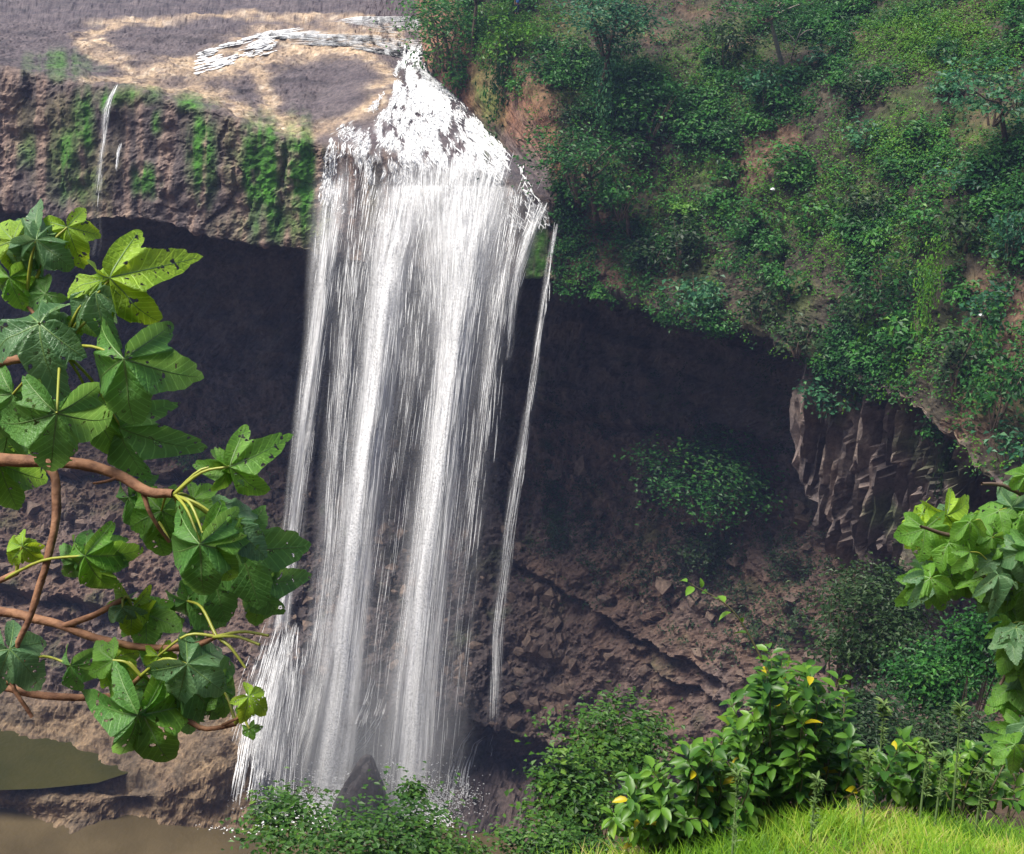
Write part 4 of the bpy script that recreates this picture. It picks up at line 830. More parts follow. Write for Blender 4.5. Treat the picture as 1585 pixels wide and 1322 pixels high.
# ------------------------------------------------------------------ foreground: big lobed leaves
def palm_mesh(name, droop, fold, seed, mats, jag=.035):
    """a five-lobed leaf, stalk end at the origin, middle lobe along +Y, upper side +Z, length 1; veins are raised strips"""
    g = np.random.default_rng(seed)
    ang = np.radians([-128, -66, 0, 66, 128]) + g.normal(0, .06, 5); Ls = np.array([.66, .88, 1.0, .88, .66]) * g.uniform(.92, 1.08, 5)
    nth, nr = 121, 13; th = np.linspace(-np.radians(168), np.radians(168), nth)
    def outline(t):
        d = np.abs(t[:, None] - ang[None]); w = np.radians(36)
        lob = Ls * np.clip(1 - (d / w), 0, 1) ** 1.05 * .42 + Ls * .58
        r = np.where(d < w, lob, .46); r = r.max(1)
        return r
    ro = outline(th); ro = .25 * np.roll(ro, 1) + .5 * ro + .25 * np.roll(ro, -1)
    ro = ro * (1 + jag * np.sin(th * 23 + seed) * .5 + jag * g.normal(0, .45, nth)); ed = sstep(np.radians(168), np.radians(140), np.abs(th)); ro = ro * (.35 + .65 * ed)
    idx = np.argmin(np.abs(th[:, None] - ang[None]), 1); dth = th - ang[idx]
    rho = np.linspace(0.0, 1, nr)[None] * ro[:, None]; T = th[:, None] + 0 * rho
    def surf(T, rho, dth):
        x = rho * np.sin(T); y = rho * np.cos(T)
        ridge = (1 - np.abs(np.cos(dth * np.pi / np.radians(66)))) * rho
        z = -droop * rho ** 2 * (1 + .35 * np.sin(T * 2 + seed)) + fold * .55 * ridge - fold * .9 * np.abs(x) ** 1.5 + .035 * vnoise(np.stack([x * 4, y * 4, 0 * x + seed], -1))
        # bend: the lobes hang
        return np.stack([x * (1 - .22 * fold * np.abs(x)), y - .25 * droop * rho ** 3, z], -1)
    v = surf(T, rho, dth[:, None] + 0 * rho).reshape(-1, 3); f = grid_faces(nth, nr); lu, lv = (rho / np.maximum(Ls[idx][:, None], .1)).ravel(), (np.abs(dth)[:, None] * rho).ravel(); mi = np.zeros(len(f), int)
    V, Fq, o = [v], [f], len(v)
    for a, L_ in zip(ang, Ls):
        r = np.linspace(0.01, .93, 12) * L_; c = surf(np.full(12, a), r, np.zeros(12)); c[:, 2] += .004
        s = np.array([math.cos(a), -math.sin(a), 0]); w = np.linspace(.012, .003, 12)[:, None]
        vv = np.stack([c - s * w, c + np.array([0, 0, .007]), c + s * w], 1).reshape(-1, 3); i = np.arange(11)[:, None] * 3 + np.arange(2)[None]; i = i.ravel()
        V.append(vv); Fq.append(np.stack([i, i + 1, i + 4, i + 3], 1) + o); o += len(vv); mi = np.concatenate([mi, np.ones(22, int)])
    V = np.concatenate(V); lu = np.concatenate([lu, np.zeros(len(V) - len(lu))]); lv = np.concatenate([lv, np.zeros(len(V) - len(lv))])
    return mesh(name, V, np.concatenate(Fq), mats, True, {"lu": lu, "lv": lv}, mi)
def bigleaf_mat(name, lo, hi, holes=True, rough=.46, transl=.4):
    m, nt, b = mat(name); L = nt.links.new
    tc = N(nt, "ShaderNodeTexCoord"); oi = N(nt, "ShaderNodeObjectInfo"); ad = N(nt, "ShaderNodeVectorMath", operation='ADD'); L(tc.outputs["Object"], ad.inputs[0])
    cm = N(nt, "ShaderNodeVectorMath", operation='SCALE'); cm.inputs[0].default_value = (37, 53, 71); L(oi.outputs["Random"], cm.inputs["Scale"]); L(cm.outputs[0], ad.inputs[1])
    n1 = N(nt, "ShaderNodeTexNoise"); n1.inputs["Scale"].default_value = 2.6; n1.inputs["Detail"].default_value = 6; L(ad.outputs[0], n1.inputs[0])
    r = ramp(nt, [(.3, lo), (.7, hi)]); L(n1.outputs[0], r.inputs[0])
    at1 = N(nt, "ShaderNodeAttribute", attribute_name="lu"); at2 = N(nt, "ShaderNodeAttribute", attribute_name="lv")       # side veins: run out from each rib at an angle
    k1 = N(nt, "ShaderNodeMath", operation='MULTIPLY_ADD'); k1.inputs[1].default_value = -1.15; L(at2.outputs["Fac"], k1.inputs[0]); L(at1.outputs["Fac"], k1.inputs[2])
    k2 = N(nt, "ShaderNodeMath", operation='MULTIPLY'); k2.inputs[1].default_value = 9; L(k1.outputs[0], k2.inputs[0]); k3 = N(nt, "ShaderNodeMath", operation='PINGPONG'); k3.inputs[1].default_value = .5; L(k2.outputs[0], k3.inputs[0])
    vm = N(nt, "ShaderNodeMapRange"); vm.inputs[1].default_value = .0; vm.inputs[2].default_value = .09; vm.inputs[3].default_value = .45; vm.inputs[4].default_value = 0; L(k3.outputs[0], vm.inputs[0])
    mxv = N(nt, "ShaderNodeMix", data_type='RGBA'); L(vm.outputs[0], mxv.inputs[0]); L(r.outputs[0], mxv.inputs[6]); mxv.inputs[7].default_value = (*[min(1, c * 1.9 + .02) for c in hi], 1)
    n2 = N(nt, "ShaderNodeTexNoise"); n2.inputs["Scale"].default_value = 7.5; n2.inputs["Detail"].default_value = 2.5; L(ad.outputs[0], n2.inputs[0])
    brown = N(nt, "ShaderNodeMapRange"); brown.inputs[1].default_value = .63; brown.inputs[2].default_value = .665; L(n2.outputs[0], brown.inputs[0])
    mxb = N(nt, "ShaderNodeMix", data_type='RGBA'); L(brown.outputs[0], mxb.inputs[0]); L(mxv.outputs[2], mxb.inputs[6]); mxb.inputs[7].default_value = (.05, .035, .015, 1)
    L(mxb.outputs[2], b.inputs["Base Color"]); b.inputs["Roughness"].default_value = rough; b.inputs["Specular IOR Level"].default_value = .5
    n3 = N(nt, "ShaderNodeTexNoise"); n3.inputs["Scale"].default_value = 22; n3.inputs["Detail"].default_value = 4; L(ad.outputs[0], n3.inputs[0])
    bh = N(nt, "ShaderNodeMath", operation='MULTIPLY_ADD'); bh.inputs[1].default_value = -.6; L(vm.outputs[0], bh.inputs[0]); L(n3.outputs[0], bh.inputs[2])
    bp = N(nt, "ShaderNodeBump"); bp.inputs["Strength"].default_value = .35; bp.inputs["Distance"].default_value = .02; L(bh.outputs[0], bp.inputs["Height"]); L(bp.outputs[0], b.inputs["Normal"])
    tr = N(nt, "ShaderNodeBsdfTranslucent"); hs = N(nt, "ShaderNodeHueSaturation"); hs.inputs["Value"].default_value = 1.9; hs.inputs["Hue"].default_value = .47; L(mxb.outputs[2], hs.inputs["Color"]); L(hs.outputs[0], tr.inputs["Color"])
    mx = N(nt, "ShaderNodeMixShader"); mx.inputs[0].default_value = transl; L(b.outputs[0], mx.inputs[1]); L(tr.outputs[0], mx.inputs[2]); out = mx
    if holes:
        hm = N(nt, "ShaderNodeMath", operation='GREATER_THAN'); hm.inputs[1].default_value = .668; L(n2.outputs[0], hm.inputs[0]); tp = N(nt, "ShaderNodeBsdfTransparent")
        m2 = N(nt, "ShaderNodeMixShader"); L(hm.outputs[0], m2.inputs[0]); L(mx.outputs[0], m2.inputs[1]); L(tp.outputs[0], m2.inputs[2]); out = m2
    L(out.outputs[0], nt.nodes["Material Output"].inputs[0]); return m
def plain(name, c, rough=.6):
    m, nt, b = mat(name); b.inputs["Base Color"].default_value = (*c, 1); b.inputs["Roughness"].default_value = rough
    n = N(nt, "ShaderNodeTexNoise"); n.inputs["Scale"].default_value = 60; r = ramp(nt, [(.3, tuple(x * .75 for x in c)), (.7, tuple(min(1, x * 1.2) for x in c))]); nt.links.new(n.outputs[0], r.inputs[0]); nt.links.new(r.outputs[0], b.inputs["Base Color"])
    return m
M_VEIN = plain("leaf_vein", (.11, .20, .05), .5); M_STALK = plain("leaf_stalk", (.27, .29, .04), .45)
M_TWIG = bark_mat("branch_bark", (.11, .045, .022), (.29, .145, .075), 45, .9)
L_TONE = {'d': bigleaf_mat("leaf_dark", (.06, .18, .034), (.115, .27, .055)), 'm': bigleaf_mat("leaf_mid", (.075, .21, .024), (.14, .31, .036)),
          'y': bigleaf_mat("leaf_young", (.15, .29, .012), (.27, .43, .03), rough=.5, transl=.35), 'g': bigleaf_mat("leaf_greyish", (.075, .18, .075), (.135, .25, .11), rough=.33)}
SHAPES = [(.38, .75), (.25, .4), (.75, 1.1), (.5, 1.5), (.6, .6), (.9, 1.5)]
LM = {}
def leafmesh(tone, k):
    if (tone, k) not in LM: LM[(tone, k)] = palm_mesh("lobed_leaf", *SHAPES[k % 6], 3 + k, [L_TONE[tone], M_VEIN])
    return LM[(tone, k)]
def place_leaf(root, jx, jy, tx, ty, t, tilt, roll, tone, k, node=None, dt=0.0, stalk_r=.0024):
    """stalk end at pixel (jx,jy), tip at (tx,ty), t metres from the viewpoint; tilt turns the blade up towards the sky, roll about its midrib"""
    J = PT(jx, jy, t); Tp = PT(tx, ty, t + dt); y = Tp - J; ln = np.linalg.norm(y); y /= ln
    cam_ = CAM - J; cam_ /= np.linalg.norm(cam_); z = cam_ * (1 - tilt) + np.array([0, 0, 1.0]) * tilt; z = z - y * (z @ y); z /= np.linalg.norm(z)
    x = np.cross(y, z); z = z * math.cos(roll) + x * math.sin(roll); x = np.cross(y, z)
    o = link("leaf", leafmesh(tone, k), root); base = np.array(root.location)
    M = Matrix(((x[0], y[0], z[0], 0), (x[1], y[1], z[1], 0), (x[2], y[2], z[2], 0), (0, 0, 0, 1)))
    o.matrix_basis = Matrix.Translation(Vector(J - base)) @ M @ Matrix.Scale(ln, 4)
    if node is not None:
        A = PT(node[0], node[1], node[2]); mid = (A + J) / 2 + np.array([0, 0, .018]) * rng.uniform(.2, 1.2); sp_ = spline([A, mid, J], 9)
        inv = (Matrix.Translation(Vector(J)) @ M @ Matrix.Scale(ln, 4)).inverted()
        lp = np.array([(inv @ Vector(p))[:] for p in sp_]); tv, tf = tube(lp, np.linspace(stalk_r * 1.25, stalk_r * .8, 9) / ln, 6)
        link("leaf_stalk", mesh("leaf_stalk", tv, tf, M_STALK, True), o)
    return o
lt = empty("tree_branch", tuple(PT(-60, 715, 2.05)), "reddish brown branch with big lobed, insect-eaten leaves reaching in at the left edge", "branch")
def limb(root, name, pts, r0, r1, m=M_TWIG, n=26):
    w = [PT(x, y, t) for x, y, t in pts]; b = np.array(root.location); sp_ = spline(w, n); sp_ = sp_ + .0016 * np.stack([vnoise(sp_ * 30 + k * 9) for k in range(3)], -1)
    tv, tf = tube(sp_ - b, np.linspace(r0, r1, n) * (1 + .12 * vnoise(sp_ * 40)), 9); return link(name, mesh(name, tv, tf, m, True), root)
T_ = 2.05
for name, pts, r0, r1 in [
    ("branch", [(-60, 708, 2.05), (0, 711, 2.05), (60, 714, 2.03), (130, 718, 2.0), (185, 736, 1.98), (230, 761, 1.96), (268, 765, 1.95)], .0125, .0065),
    ("branch", [(-60, 568, 2.1), (0, 561, 2.08), (55, 552, 2.05), (92, 537, 2.02)], .0085, .006),
    ("branch", [(70, 716, 2.02), (87, 742, 1.98), (85, 810, 1.96), (69, 880, 1.95), (45, 955, 1.95), (24, 1008, 1.95), (20, 1060, 1.95), (50, 1110, 1.96)], .0085, .003),
    ("twig", [(222, 765, 1.965), (234, 798, 1.97), (262, 838, 2.0)], .004, .0028), ("twig", [(190, 733, 1.985), (168, 744, 1.97), (143, 748, 1.96)], .003, .002),
    ("branch", [(-60, 938, 2.12), (0, 945, 2.1), (50, 956, 2.08), (100, 970, 2.06), (150, 988, 2.04), (220, 1002, 2.02), (290, 1002, 2.0), (335, 984, 1.99)], .009, .005),
    ("branch", [(98, 970, 2.06), (150, 950, 2.03), (190, 929, 2.0)], .0062, .005),
    ("branch", [(-60, 1052, 2.15), (0, 1062, 2.12), (60, 1076, 2.1), (130, 1080, 2.08), (175, 1077, 2.06), (222, 1093, 2.04), (285, 1113, 2.02), (318, 1129, 2.02), (365, 1120, 2.0)], .0075, .0035),
    ("twig", [(172, 1078, 2.06), (198, 1066, 2.03), (218, 1046, 2.0)], .0052, .004), ("twig", [(-10, 1070, 2.1), (25, 1046, 2.08), (46, 1016, 2.05)], .006, .004), ("twig", [(-60, 925, 2.0), (0, 898, 1.98), (26, 886, 1.97)], .0055, .0045),
    ("twig", [(-40, 430, 2.1), (0, 425, 2.08), (40, 470, 2.07), (92, 537, 2.02)], .004, .003), ("twig", [(345, 1122, 2.0), (372, 1108, 1.98), (392, 1090, 1.97)], .0025, .0018)]:
    limb(lt, name, pts, r0, r1)
A_, B_, C_, D_, E_ = (94, 540, 2.02), (268, 766, 1.95), (335, 985, 1.99), (190, 930, 2.0), (365, 1120, 2.0)
LV = [ # jx jy tipx tipy t tilt roll tone mesh node dt
 (57, 372, 5, 432, 2.05, .55, -.7, 'g', 2, (40, 470, 2.07), 0), (57, 372, 122, 424, 2.03, .55, .5, 'g', 2, (40, 470, 2.07), 0), (104, 352, 124, 412, 2.06, .3, .3, 'y', 1, (57, 430, 2.07), 0), (20, 372, -40, 400, 2.06, .4, 0, 'y', 1, None, 0), (45, 430, 60, 470, 2.1, .3, 0, 'm', 3, None, 0),
 (160, 432, 88, 446, 2.0, .75, -.35, 'y', 0, (94, 540, 2.02), -.02), (172, 430, 240, 528, 1.98, .35, .55, 'y', 2, (94, 540, 2.02), 0), (150, 452, 82, 490, 1.99, .7, 0, 'g', 0, A_, 0), (125, 492, 160, 520, 2.04, .5, .2, 'm', 1, A_, 0), (172, 470, 196, 488, 2.04, .1, 0, 'm', 1, A_, 0),
 (60, 500, -50, 545, 1.97, .7, -.2, 'g', 0, A_, 0), (75, 505, 132, 552, 1.99, .6, .4, 'g', 2, A_, 0), (15, 430, 25, 492, 2.04, .5, .3, 'm', 0, None, 0), (70, 455, 30, 482, 2.06, .4, 0, 'd', 1, None, 0),
 (193, 556, 196, 692, 1.93, .18, .1, 'd', 0, (94, 540, 2.02), 0), (88, 640, 78, 760, 1.9, .25, -.12, 'd', 0, A_, 0.02), (20, 610, -10, 690, 2.06, .3, 0, 'd', 0, A_, 0), (150, 640, 170, 720, 2.06, .1, .2, 'm', 3, A_, 0), (188, 662, 190, 760, 2.08, .0, .9, 'd', 3, A_, 0), (60, 650, 120, 700, 2.1, .2, .4, 'd', 2, None, 0), (10, 655, 14, 760, 2.12, .1, -.4, 'd', 3, None, 0), (0, 720, 10, 800, 2.14, .1, .3, 'm', 3, None, 0),
 (357, 722, 428, 806, 1.93, .3, .35, 'm', 2, B_, 0), (357, 724, 330, 790, 1.95, .2, -.5, 'm', 0, B_, 0), (310, 842, 308, 985, 1.86, .2, .0, 'd', 0, (272, 766, 1.95), 0), (318, 836, 372, 934, 1.88, .35, .35, 'm', 2, (275, 768, 1.95), 0), (345, 808, 452, 874, 1.94, .55, .3, 'g', 0, B_, 0), (372, 850, 425, 985, 2.02, .1, .3, 'd', 3, B_, 0), (330, 890, 360, 995, 2.06, .1, .2, 'd', 0, B_, 0), (250, 790, 190, 820, 2.04, .4, 0, 'm', 0, B_, 0), (240, 800, 250, 880, 2.06, .1, .2, 'm', 0, (262, 838, 2.0), 0), (200, 770, 215, 840, 2.1, .1, .5, 'd', 3, None, 0), (300, 772, 350, 800, 2.02, .3, 0, 'm', 1, B_, 0),
 (133, 860, 150, 938, 1.92, .35, .1, 'm', 0, (0, 900, 1.98), 0), (133, 858, 200, 890, 1.95, .55, .3, 'd', 2, None, 0), (128, 868, 95, 900, 1.97, .4, -.4, 'd', 0, None, 0), (35, 846, 8, 880, 1.95, .3, 0, 'y', 0, (26, 886, 1.97), 0), (35, 846, 62, 862, 1.96, .4, .3, 'y', 1, (26, 886, 1.97), 0),
 (190, 940, 150, 965, 1.99, .6, 0, 'g', 2, D_, 0), (205, 940, 200, 1000, 2.0, .2, 0, 'y', 1, D_, 0), (225, 950, 290, 965, 2.04, .5, 0, 'm', 1, D_, 0), (240, 955, 230, 1010, 2.08, .1, .3, 'd', 0, None, 0), (290, 930, 340, 990, 2.08, .1, .4, 'd', 3, C_, 0),
 (390, 900, 425, 990, 2.06, .0, .6, 'd', 3, None, 0), (400, 870, 445, 905, 2.07, .2, 0, 'd', 1, None, 0),
 (15, 1005, 75, 1066, 1.94, .55, .3, 'g', 2, (46, 1016, 2.05), 0), (5, 1010, -20, 1060, 1.96, .4, -.3, 'g', 2, None, 0), (110, 1030, 108, 1084, 2.0, .0, .8, 'd', 3, (46, 1016, 2.05), 0), (175, 1022, 132, 1056, 2.0, .3, 0, 'm', 1, (218, 1046, 2.0), 0), (180, 1018, 218, 1050, 2.02, .2, 0, 'y', 1, (218, 1046, 2.0), 0), (245, 1015, 250, 1050, 2.0, .4, .2, 'y', 1, C_, 0),
 (290, 1028, 365, 1086, 1.95, .6, .2, 'g', 2, (218, 1046, 2.0), 0), (280, 1040, 330, 1140, 2.02, .1, .2, 'd', 0, (218, 1046, 2.0), 0), (235, 1060, 250, 1120, 2.06, .1, 0, 'm', 0, (218, 1046, 2.0), 0), (290, 1090, 296, 1150, 2.1, .1, 0, 'd', 0, None, 0), (340, 1065, 362, 1130, 2.05, .1, 0, 'm', 3, E_, 0),
 (213, 1105, 172, 1206, 1.95, .2, -.25, 'd', 0, (222, 1093, 2.04), 0), (222, 1105, 262, 1208, 1.96, .2, .25, 'm', 0, (222, 1093, 2.04), 0), (205, 1108, 150, 1140, 2.0, .2, -.4, 'd', 2, (222, 1093, 2.04), 0),
 (385, 1078, 428, 1108, 1.95, .5, .2, 'y', 0, E_, 0), (378, 1100, 372, 1128, 1.97, .2, 0, 'm', 1, E_, 0), (386, 1128, 396, 1152, 1.97, .2, .3, 'm', 1, E_, 0), (400, 930, 380, 990, 2.1, .2, 0, 'm', 0, None, 0)]
for jx, jy, tx, ty, t, ti, ro, to, k, nd, dt in LV:
    k = k if rng.random() < .6 else int(rng.integers(0, 6)); q_ = rng.uniform(.95, 1.12) if jx < 300 else rng.uniform(.74, .88); place_leaf(lt, jx, jy, jx + (tx - jx) * q_, jy + (ty - jy) * q_, t, ti, ro + rng.normal(0, .15), to, k, nd, dt)
for a, b_ in [((335, 985, 1.99), (380, 1034, 1.97)), ((335, 985, 1.99), (416, 984, 1.95)), ((330, 986, 1.99), (402, 998, 1.94))]:      # bare stalks whose leaves have dropped
    w = [PT(*a), (PT(*a) + PT(*b_)) / 2 + np.array([0, 0, .008]), PT(*b_)]; tv, tf = tube(spline(w, 8) - np.array(lt.location), np.linspace(.003, .0022, 8), 6); link("bare_stalk", mesh("bare_stalk", tv, tf, M_STALK, True), lt)

# ---- broad-leaved young tree at the right edge
rt = empty("tree", tuple(PT(1680, 1330, 3.5)), "young broad-leaved tree with pale lobed leaves cut by the right edge, beside the grass bank", "tree")
rl = [[(1680, 1330, 3.5), (1670, 1100, 3.5), (1640, 930, 3.5), (1580, 840, 3.45), (1480, 830, 3.4), (1425, 815, 3.35)], [(1640, 930, 3.5), (1610, 800, 3.5), (1560, 755, 3.45), (1520, 748, 3.4)], [(1655, 1000, 3.5), (1600, 930, 3.5), (1540, 900, 3.4), (1450, 860, 3.4)], [(1668, 1080, 3.5), (1610, 1040, 3.45), (1570, 1030, 3.4), (1548, 1060, 3.4)], [(1672, 1150, 3.5), (1620, 1140, 3.45), (1550, 1155, 3.4)]]
for i, b_ in enumerate(rl): limb(rt, "trunk" if i == 0 else "branch", b_, .02 if i == 0 else .009, .004, M_BARK)
g = np.random.default_rng(4)
def cluster(n, x0, y0, x1, y1, size, tones, t=(3.25, 3.6), poly=None):
    for _ in range(n):
        jx, jy = g.uniform(x0, x1), g.uniform(y0, y1)
        if poly and not poly(jx, jy): continue
        a = g.normal(.35, .75); L_ = size * g.uniform(.7, 1.25); tt_ = g.uniform(*t)
        place_leaf(rt, jx, jy, jx - math.cos(a) * L_ * g.choice([1, 1, 1, -1]), jy + abs(math.sin(a)) * L_ + 8, tt_, g.uniform(.45, .85), g.normal(0, .3), g.choice(list(tones)), int(g.integers(0, 4)), (jx + 25, jy + 12, tt_ + .03), stalk_r=.0016)
cluster(44, 1425, 735, 1600, 905, 43, "mmgmdmg", poly=lambda x, y: y > 792 - .42 * max(0, x - 1430) or x > 1530)
cluster(6, 1425, 795, 1470, 830, 50, "ymy")
cluster(4, 1540, 900, 1600, 940, 46, "dmd")
cluster(18, 1545, 965, 1600, 1085, 42, "mgmg"); cluster(10, 1545, 1120, 1600, 1175, 40, "mgm")

# ---- grass bank
def blades(n, xy, h, w, lean, tone):
    X, Y = xy; z = ground_z(X, Y) + CAM_Z - .02; b = np.stack([X, Y, z], -1); a = rng.uniform(0, 6.28, n); hh = h * rng.uniform(.45, 1.35, n)
    d = np.stack([np.cos(a), np.sin(a), 0 * a], -1); ln_ = (lean * rng.uniform(.1, 1.5, n))[:, None]; s = np.stack([-np.sin(a), np.cos(a), 0 * a], -1) * (w * rng.uniform(.6, 1.4, n))[:, None]
    k = np.array([0, .4, .75, 1.0]); pts = b[:, None] + d[:, None] * (ln_ * hh[:, None] * k[None] ** 2)[..., None] + np.array([0, 0, 1.0]) * (hh[:, None] * (k - .25 * k ** 2 * ln_))[..., None]
    wd = np.array([1, .85, .5, .06]); v = np.stack([pts - s[:, None] * wd[None, :, None], pts + s[:, None] * wd[None, :, None]], 2).reshape(-1, 3)
    i = (np.arange(n)[:, None] * 4 + np.arange(3)[None]).ravel() * 2; return v, np.stack([i, i + 1, i + 3, i + 2], 1), np.repeat(np.clip(tone + rng.normal(0, .14, n), 0, 1), 8)
M_GRASS = leaf_mat("grass_blade", [(0, (.04, .11, .008)), (.35, (.11, .26, .012)), (.7, (.22, .38, .02)), (.85, (.34, .42, .05)), (1, (.45, .40, .15))], transl=.4, rough=.5, objvar=0)
n = 60000; gx_ = rng.uniform(.1, 5.2, n); gy_ = rng.uniform(4.0, 6.5, n); keep = rng.random(n) < np.clip(.85 + .8 * fbm(np.stack([gx_ * 1.5, gy_ * 1.5, 0 * gx_], -1), 3), .15, 1) * (1 - .9 * np.exp(-((gx_ - 3.45) / .3) ** 2 - ((gy_ - 4.95) / .2) ** 2))
gx_, gy_ = gx_[keep], gy_[keep]
v, f, r = blades(len(gx_), (gx_, gy_), .125, .0036, .9, np.clip(.5 + .8 * fbm(np.stack([gx_ * 2.2, gy_ * 2.2, 0 * gx_ + 4], -1), 3), 0, 1))
tag(link("grass", mesh("grass", v, f, M_GRASS, False, {"rnd": r})), kind='stuff')

# ---- leafy shrubs behind the grass
def oval(n, base, tipd, nrm, size, asp):
    y = tipd / np.linalg.norm(tipd, axis=1)[:, None]; z = nrm - y * (nrm * y).sum(1)[:, None]; z /= np.linalg.norm(z, axis=1)[:, None] + 1e-9; x = np.cross(y, z); s = size[:, None]
    prof_ = [(0, 0), (.22, .36), (.5, .5), (.78, .34), (1, 0)]; V = []
    for a, w in prof_:
        c = base + y * s * a - z * s * .28 * a * a
        V += [c - x * s * w * asp + z * s * w * .28, c, c + x * s * w * asp + z * s * w * .28]
    V = np.stack(V, 1).reshape(-1, 3); o = (np.arange(n) * 15)[:, None]; q = []
    for k in range(4):
        for j in (0, 1): q.append(np.array([k * 3 + j, k * 3 + j + 1, k * 3 + j + 4, k * 3 + j + 3])[None] + o)
    return V, np.stack(q, 1).reshape(-1, 4)
M_OVAL = leaf_mat("shrub_leaf", [(0, (.012, .05, .012)), (.4, (.055, .15, .018)), (.72, (.13, .27, .026)), (.9, (.21, .35, .032)), (.95, (.42, .36, .01)), (1, (.5, .40, .01))], transl=.3, rough=.4, objvar=.08)
M_STEM = bark_mat("shrub_stem", (.05, .06, .02), (.13, .10, .05), 60)
def shrub(name, label, cat, base, tips, leaf, per, root_t=None, asp=.58, yel=.015, group=None, m=None, bs=1):
    """stems arch from the base to each tip (px,py,t); leaves alternate along the upper part of every stem"""
    b = np.array(base); root = empty(name, tuple(b), label, cat, group); st_ = []; LB, LD, LN, LS, LR = [], [], [], [], []
    for (x, y, t) in tips:
        e = PT(x, y, t); m_ = b * .45 + e * .55 + np.array([0, 0, .10 * np.linalg.norm(e - b)]) + rng.normal(0, .04, 3); sp_ = spline([b + bs * np.array([(e - b)[0] * .55 + rng.normal(0, .08), rng.normal(0, .1), 0]), m_ + bs * np.array([(e - b)[0] * .2, 0, 0]), e], 14); st_.append(tube(sp_ - b, np.linspace(.009, .0022, 14), 5))
        tone = np.clip(rng.normal(.5, .1), .2, .8)
        for i in range(per):
            u = 1 - .78 * (i / per) ** 1.15; k = min(int(u * 13), 12); p = sp_[k] * (1 - (u * 13 - k)) + sp_[k + 1] * (u * 13 - k); ax = sp_[k + 1] - sp_[k]; ax /= np.linalg.norm(ax)
            a = i * 2.4 + rng.normal(0, .4); q1 = np.cross(ax, [.2, .1, 1]); q1 /= np.linalg.norm(q1); q2 = np.cross(ax, q1); d = (q1 * math.cos(a) + q2 * math.sin(a)) * .9 + ax * .5 + np.array([0, 0, -.1])
            LB.append(p + d * .012 - b); LD.append(d); LN.append(np.array([0, -.15, 1.0]) + rng.normal(0, .3, 3)); LS.append(leaf * rng.uniform(.6, 1.2)); LR.append(.985 if rng.random() < yel else np.clip(tone + rng.normal(0, .13), 0, .86))
    v, f = oval(len(LB), np.array(LB), np.array(LD), np.array(LN), np.array(LS), asp)
    link("foliage", mesh("foliage", v, f, m or M_OVAL, True, {"rnd": np.repeat(LR, 15)}), root); link("stems", mesh("stems", *join(st_), M_STEM, True), root); return root
def gp(X, Y): return np.array([X, Y, float(ground_z(X, Y)) + CAM_Z - .05])
def tipset(n, poly, t): 
    out = []; p = np.array(poly, float); x0, y0 = p.min(0); x1, y1 = p.max(0)
    while len(out) < n:
        x, y = rng.uniform(x0, x1), rng.uniform(y0, y1); ins = False
        for (ax, ay), (bx, by) in zip(p, np.roll(p, -1, 0)):
            if (ay > y) != (by > y) and x < (bx - ax) * (y - ay) / (by - ay) + ax: ins = not ins
        if ins: out.append((x, y, rng.uniform(*t)))
    return out
def pbase(px, py, t): 
    p = PT(px, py, t); p[2] = min(p[2], 1e9); return p
shrub("shrub", "tall leafy shrub with some yellow leaves and a bare arching shoot, behind the grass", "shrub", pbase(1240, 1290, 7.6),
      tipset(60, [(1180, 1020), (1240, 1015), (1300, 1060), (1390, 1120), (1420, 1200), (1250, 1240), (1130, 1200), (1120, 1110), (1160, 1090)], (7.0, 8.2)) + [(1192, 1005, 7.5), (1210, 1022, 7.5), (1175, 1062, 7.4), (1245, 1030, 7.5), (1300, 1050, 7.6), (1130, 1085, 7.4)], .105, 26, asp=.5, yel=.012, group="shrubs behind the grass bank")
shrub("shrub", "lower spreading shrub with oval leaves left of the tall one behind the grass", "shrub", pbase(1090, 1330, 7.4),
      tipset(50, [(1000, 1190), (1100, 1150), (1180, 1180), (1200, 1270), (1080, 1300), (950, 1290), (960, 1250)], (6.9, 7.9)) + [(950, 1262, 7.2), (975, 1198, 7.3), (1120, 1140, 7.3)], .10, 24, asp=.5, yel=.01, group="shrubs behind the grass bank")
shrub("shrub", "low small-leaved shrub between the grass bank and the tree at the right edge", "shrub", pbase(1470, 1265, 7.6),
      tipset(40, [(1390, 1130), (1450, 1150), (1585, 1170), (1620, 1240), (1500, 1240), (1370, 1235)], (7.2, 8.2)), .085, 20, yel=.008, group="shrubs behind the grass bank")
vt = shrub("climbing_shoot", "single thin shoot with a few leaves sticking up left above the tall shrub", "shoot", pbase(1195, 1050, 7.5), [(1066, 902, 7.4)], .075, 9, bs=0)
# ---- tufted spike weeds
def spike(px, py0_, py1_, t, label, k):
    b = PT(px, py1_, t); e = PT(px + 4, py0_, t); h = np.linalg.norm(e - b); root = empty("weed", tuple(b), label, "weed", "tufted weeds along the grass bank")
    tv, tf = tube(np.linspace([0, 0, -.15], e - b, 10), np.linspace(.008, .004, 10), 6); link("stem", mesh("stem", tv, tf, M_WSTEM, True), root)
    n1 = 90; u = np.concatenate([rng.uniform(.05, .85, 58), rng.uniform(.86, 1.02, 32)]); a = rng.uniform(0, 6.28, n1); bs = np.outer(u, e - b); d = np.stack([np.cos(a), np.sin(a), .5 + .4 * rng.random(n1)], -1)
    v, f = oval(n1, bs, d, np.array([0, 0, 1.0]) - .3 * d, np.where(u > .85, .055, .035) * rng.uniform(.7, 1.3, n1), .26); link("leaves", mesh("leaves", v, f, M_WLEAF, True, {"rnd": np.repeat(np.clip(rng.normal(.5, .15, n1), 0, 1), 15)}), root)
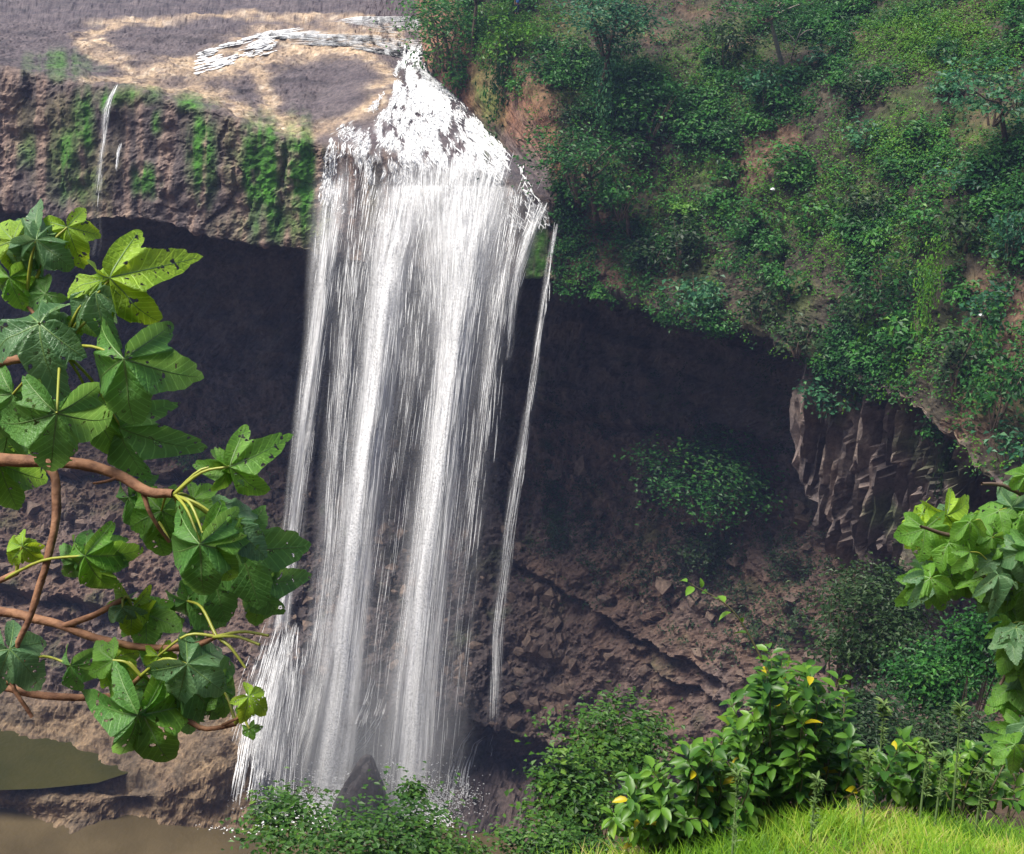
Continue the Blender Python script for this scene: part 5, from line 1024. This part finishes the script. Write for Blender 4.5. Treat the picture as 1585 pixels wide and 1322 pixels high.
M_WSTEM = plain("weed_stem", (.10, .16, .05)); M_WLEAF = leaf_mat("weed_leaf", [(0, (.05, .11, .03)), (.6, (.12, .20, .05)), (1, (.2, .28, .08))], objvar=.1)
for k, (px, a, b_, t, lab) in enumerate([(1483, 1096, 1230, 7.2, "tallest spiky weed, standing clear against the dark gorge beside the right-edge tree"), (1364, 1092, 1220, 7.3, "tufted weed rising from the right shoulder of the tall yellow-flecked shrub"), (1342, 1170, 1260, 6.6, "tufted weed with its foot in the grass right of the tall shrub's middle"), (1138, 1195, 1320, 6.5, "upright pale-stemmed weed in front of the lower spreading shrub"),
    (1260, 1208, 1290, 6.5, "short tufted weed at the left end of the bright grass crest"), (1432, 1150, 1240, 7.0, "tufted weed just left of the tallest spiky one"), (1456, 1172, 1245, 6.8, "small tufted weed at the foot of the tallest spiky one"), (1518, 1196, 1262, 6.8, "short tufted weed on the grass crest near the right edge")]):
    spike(px, a, b_, t, lab, k)

# ---- shrubs and small trees on the near slope, below the bank
def slope_tree(name, label, cat, px, py, rx, ry, t, leaf, m, n, kind='fine', k=0, foot=0.7):
    c = PT(px, py, t); s = t * 1.0 / F * 1.0; R_x, R_z = rx * t / F, ry * t / F; fz = float(ground_z(c[0], c[1])) + CAM_Z
    b = np.array([c[0], c[1] + .2, min(fz, c[2] - R_z * foot)]); root = empty(name, tuple(b), label, cat, "shrubs on the near slope")
    o = link("crown", crown_mesh("crown", kind, n, 300 + k, leaf / max(R_x, R_z), [m, M_BARK], 0), root, tuple(c - b)); o.scale = (R_x, R_x * .85, R_z)
    parts = []
    for q in range(7):
        e = c + np.array([rng.uniform(-.7, .7) * R_x, rng.uniform(-.4, .4) * R_x, rng.uniform(-.2, .6) * R_z]); parts.append(tube(spline([np.zeros(3), (e - b) * .5 + rng.normal(0, .05, 3) * R_x, e - b], 10), np.linspace(.022, .006, 10) * R_x * 1.2, 6))
    link("trunk", mesh("trunk", *join(parts), M_BARK, True), root)
M_SMALL = leaf_mat("small_leaf", [(0, (.014, .045, .010)), (.45, (.04, .115, .016)), (.75, (.085, .19, .022)), (1, (.16, .26, .04))], objvar=.15)
for a in [("loose small-leaved bush in front of the foot of the fall, at its left", 448, 1272, 84, 58, 15, .085, M_SMALL, 1500, 'fine'), ("dense round bush in front of the fall's pool at the bottom edge", 590, 1318, 138, 62, 14, .085, M_SMALL, 4600, 'fine'), ("small sprig of bush beside the dark boulder at the foot of the fall", 640, 1225, 26, 22, 15, .07, M_SMALL, 260, 'fine'), ("low bush cut by the bottom edge, right of the dense round one", 700, 1335, 66, 40, 15, .075, M_SMALL, 1800, 'fine'),
          ("leafy bush rising in front of the dark cave at the right of the fall's foot", 955, 1140, 92, 62, 19, .115, M_SMALL, 2600, 'fine'), ("bush below the cave, between the fall and the shrubs by the grass", 905, 1240, 96, 72, 18, .115, M_SMALL, 3000, 'fine'), ("low bush at the bottom edge left of the grass", 850, 1318, 76, 42, 15, .08, M_SMALL, 2600, 'fine'),
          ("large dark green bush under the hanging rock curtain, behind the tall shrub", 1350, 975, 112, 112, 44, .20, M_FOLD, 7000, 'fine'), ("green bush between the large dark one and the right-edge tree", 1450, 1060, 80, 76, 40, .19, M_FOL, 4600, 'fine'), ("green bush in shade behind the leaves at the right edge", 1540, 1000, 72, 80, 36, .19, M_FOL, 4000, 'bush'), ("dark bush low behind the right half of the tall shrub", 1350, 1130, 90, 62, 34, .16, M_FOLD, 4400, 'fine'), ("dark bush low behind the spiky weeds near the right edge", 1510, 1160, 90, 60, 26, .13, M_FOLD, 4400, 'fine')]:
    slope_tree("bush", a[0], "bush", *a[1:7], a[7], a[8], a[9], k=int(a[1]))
# ------------------------------------------------------------------ damp air filling the gorge
import bmesh
bm = bmesh.new(); bmesh.ops.create_cube(bm, size=1); me = bpy.data.meshes.new("haze"); bm.to_mesh(me); bm.free()
m, nt, b = mat("haze_air"); nt.nodes.remove(b); pv = N(nt, "ShaderNodeVolumePrincipled"); pv.inputs["Color"].default_value = (.42, .55, 1, 1); pv.inputs["Density"].default_value = .00034
nt.links.new(pv.outputs[0], nt.nodes["Material Output"].inputs["Volume"]); me.materials.append(m)
hz = tag(link("haze", me, loc=(0, 50, 40)), kind='stuff'); hz.scale = (340, 520, 252)
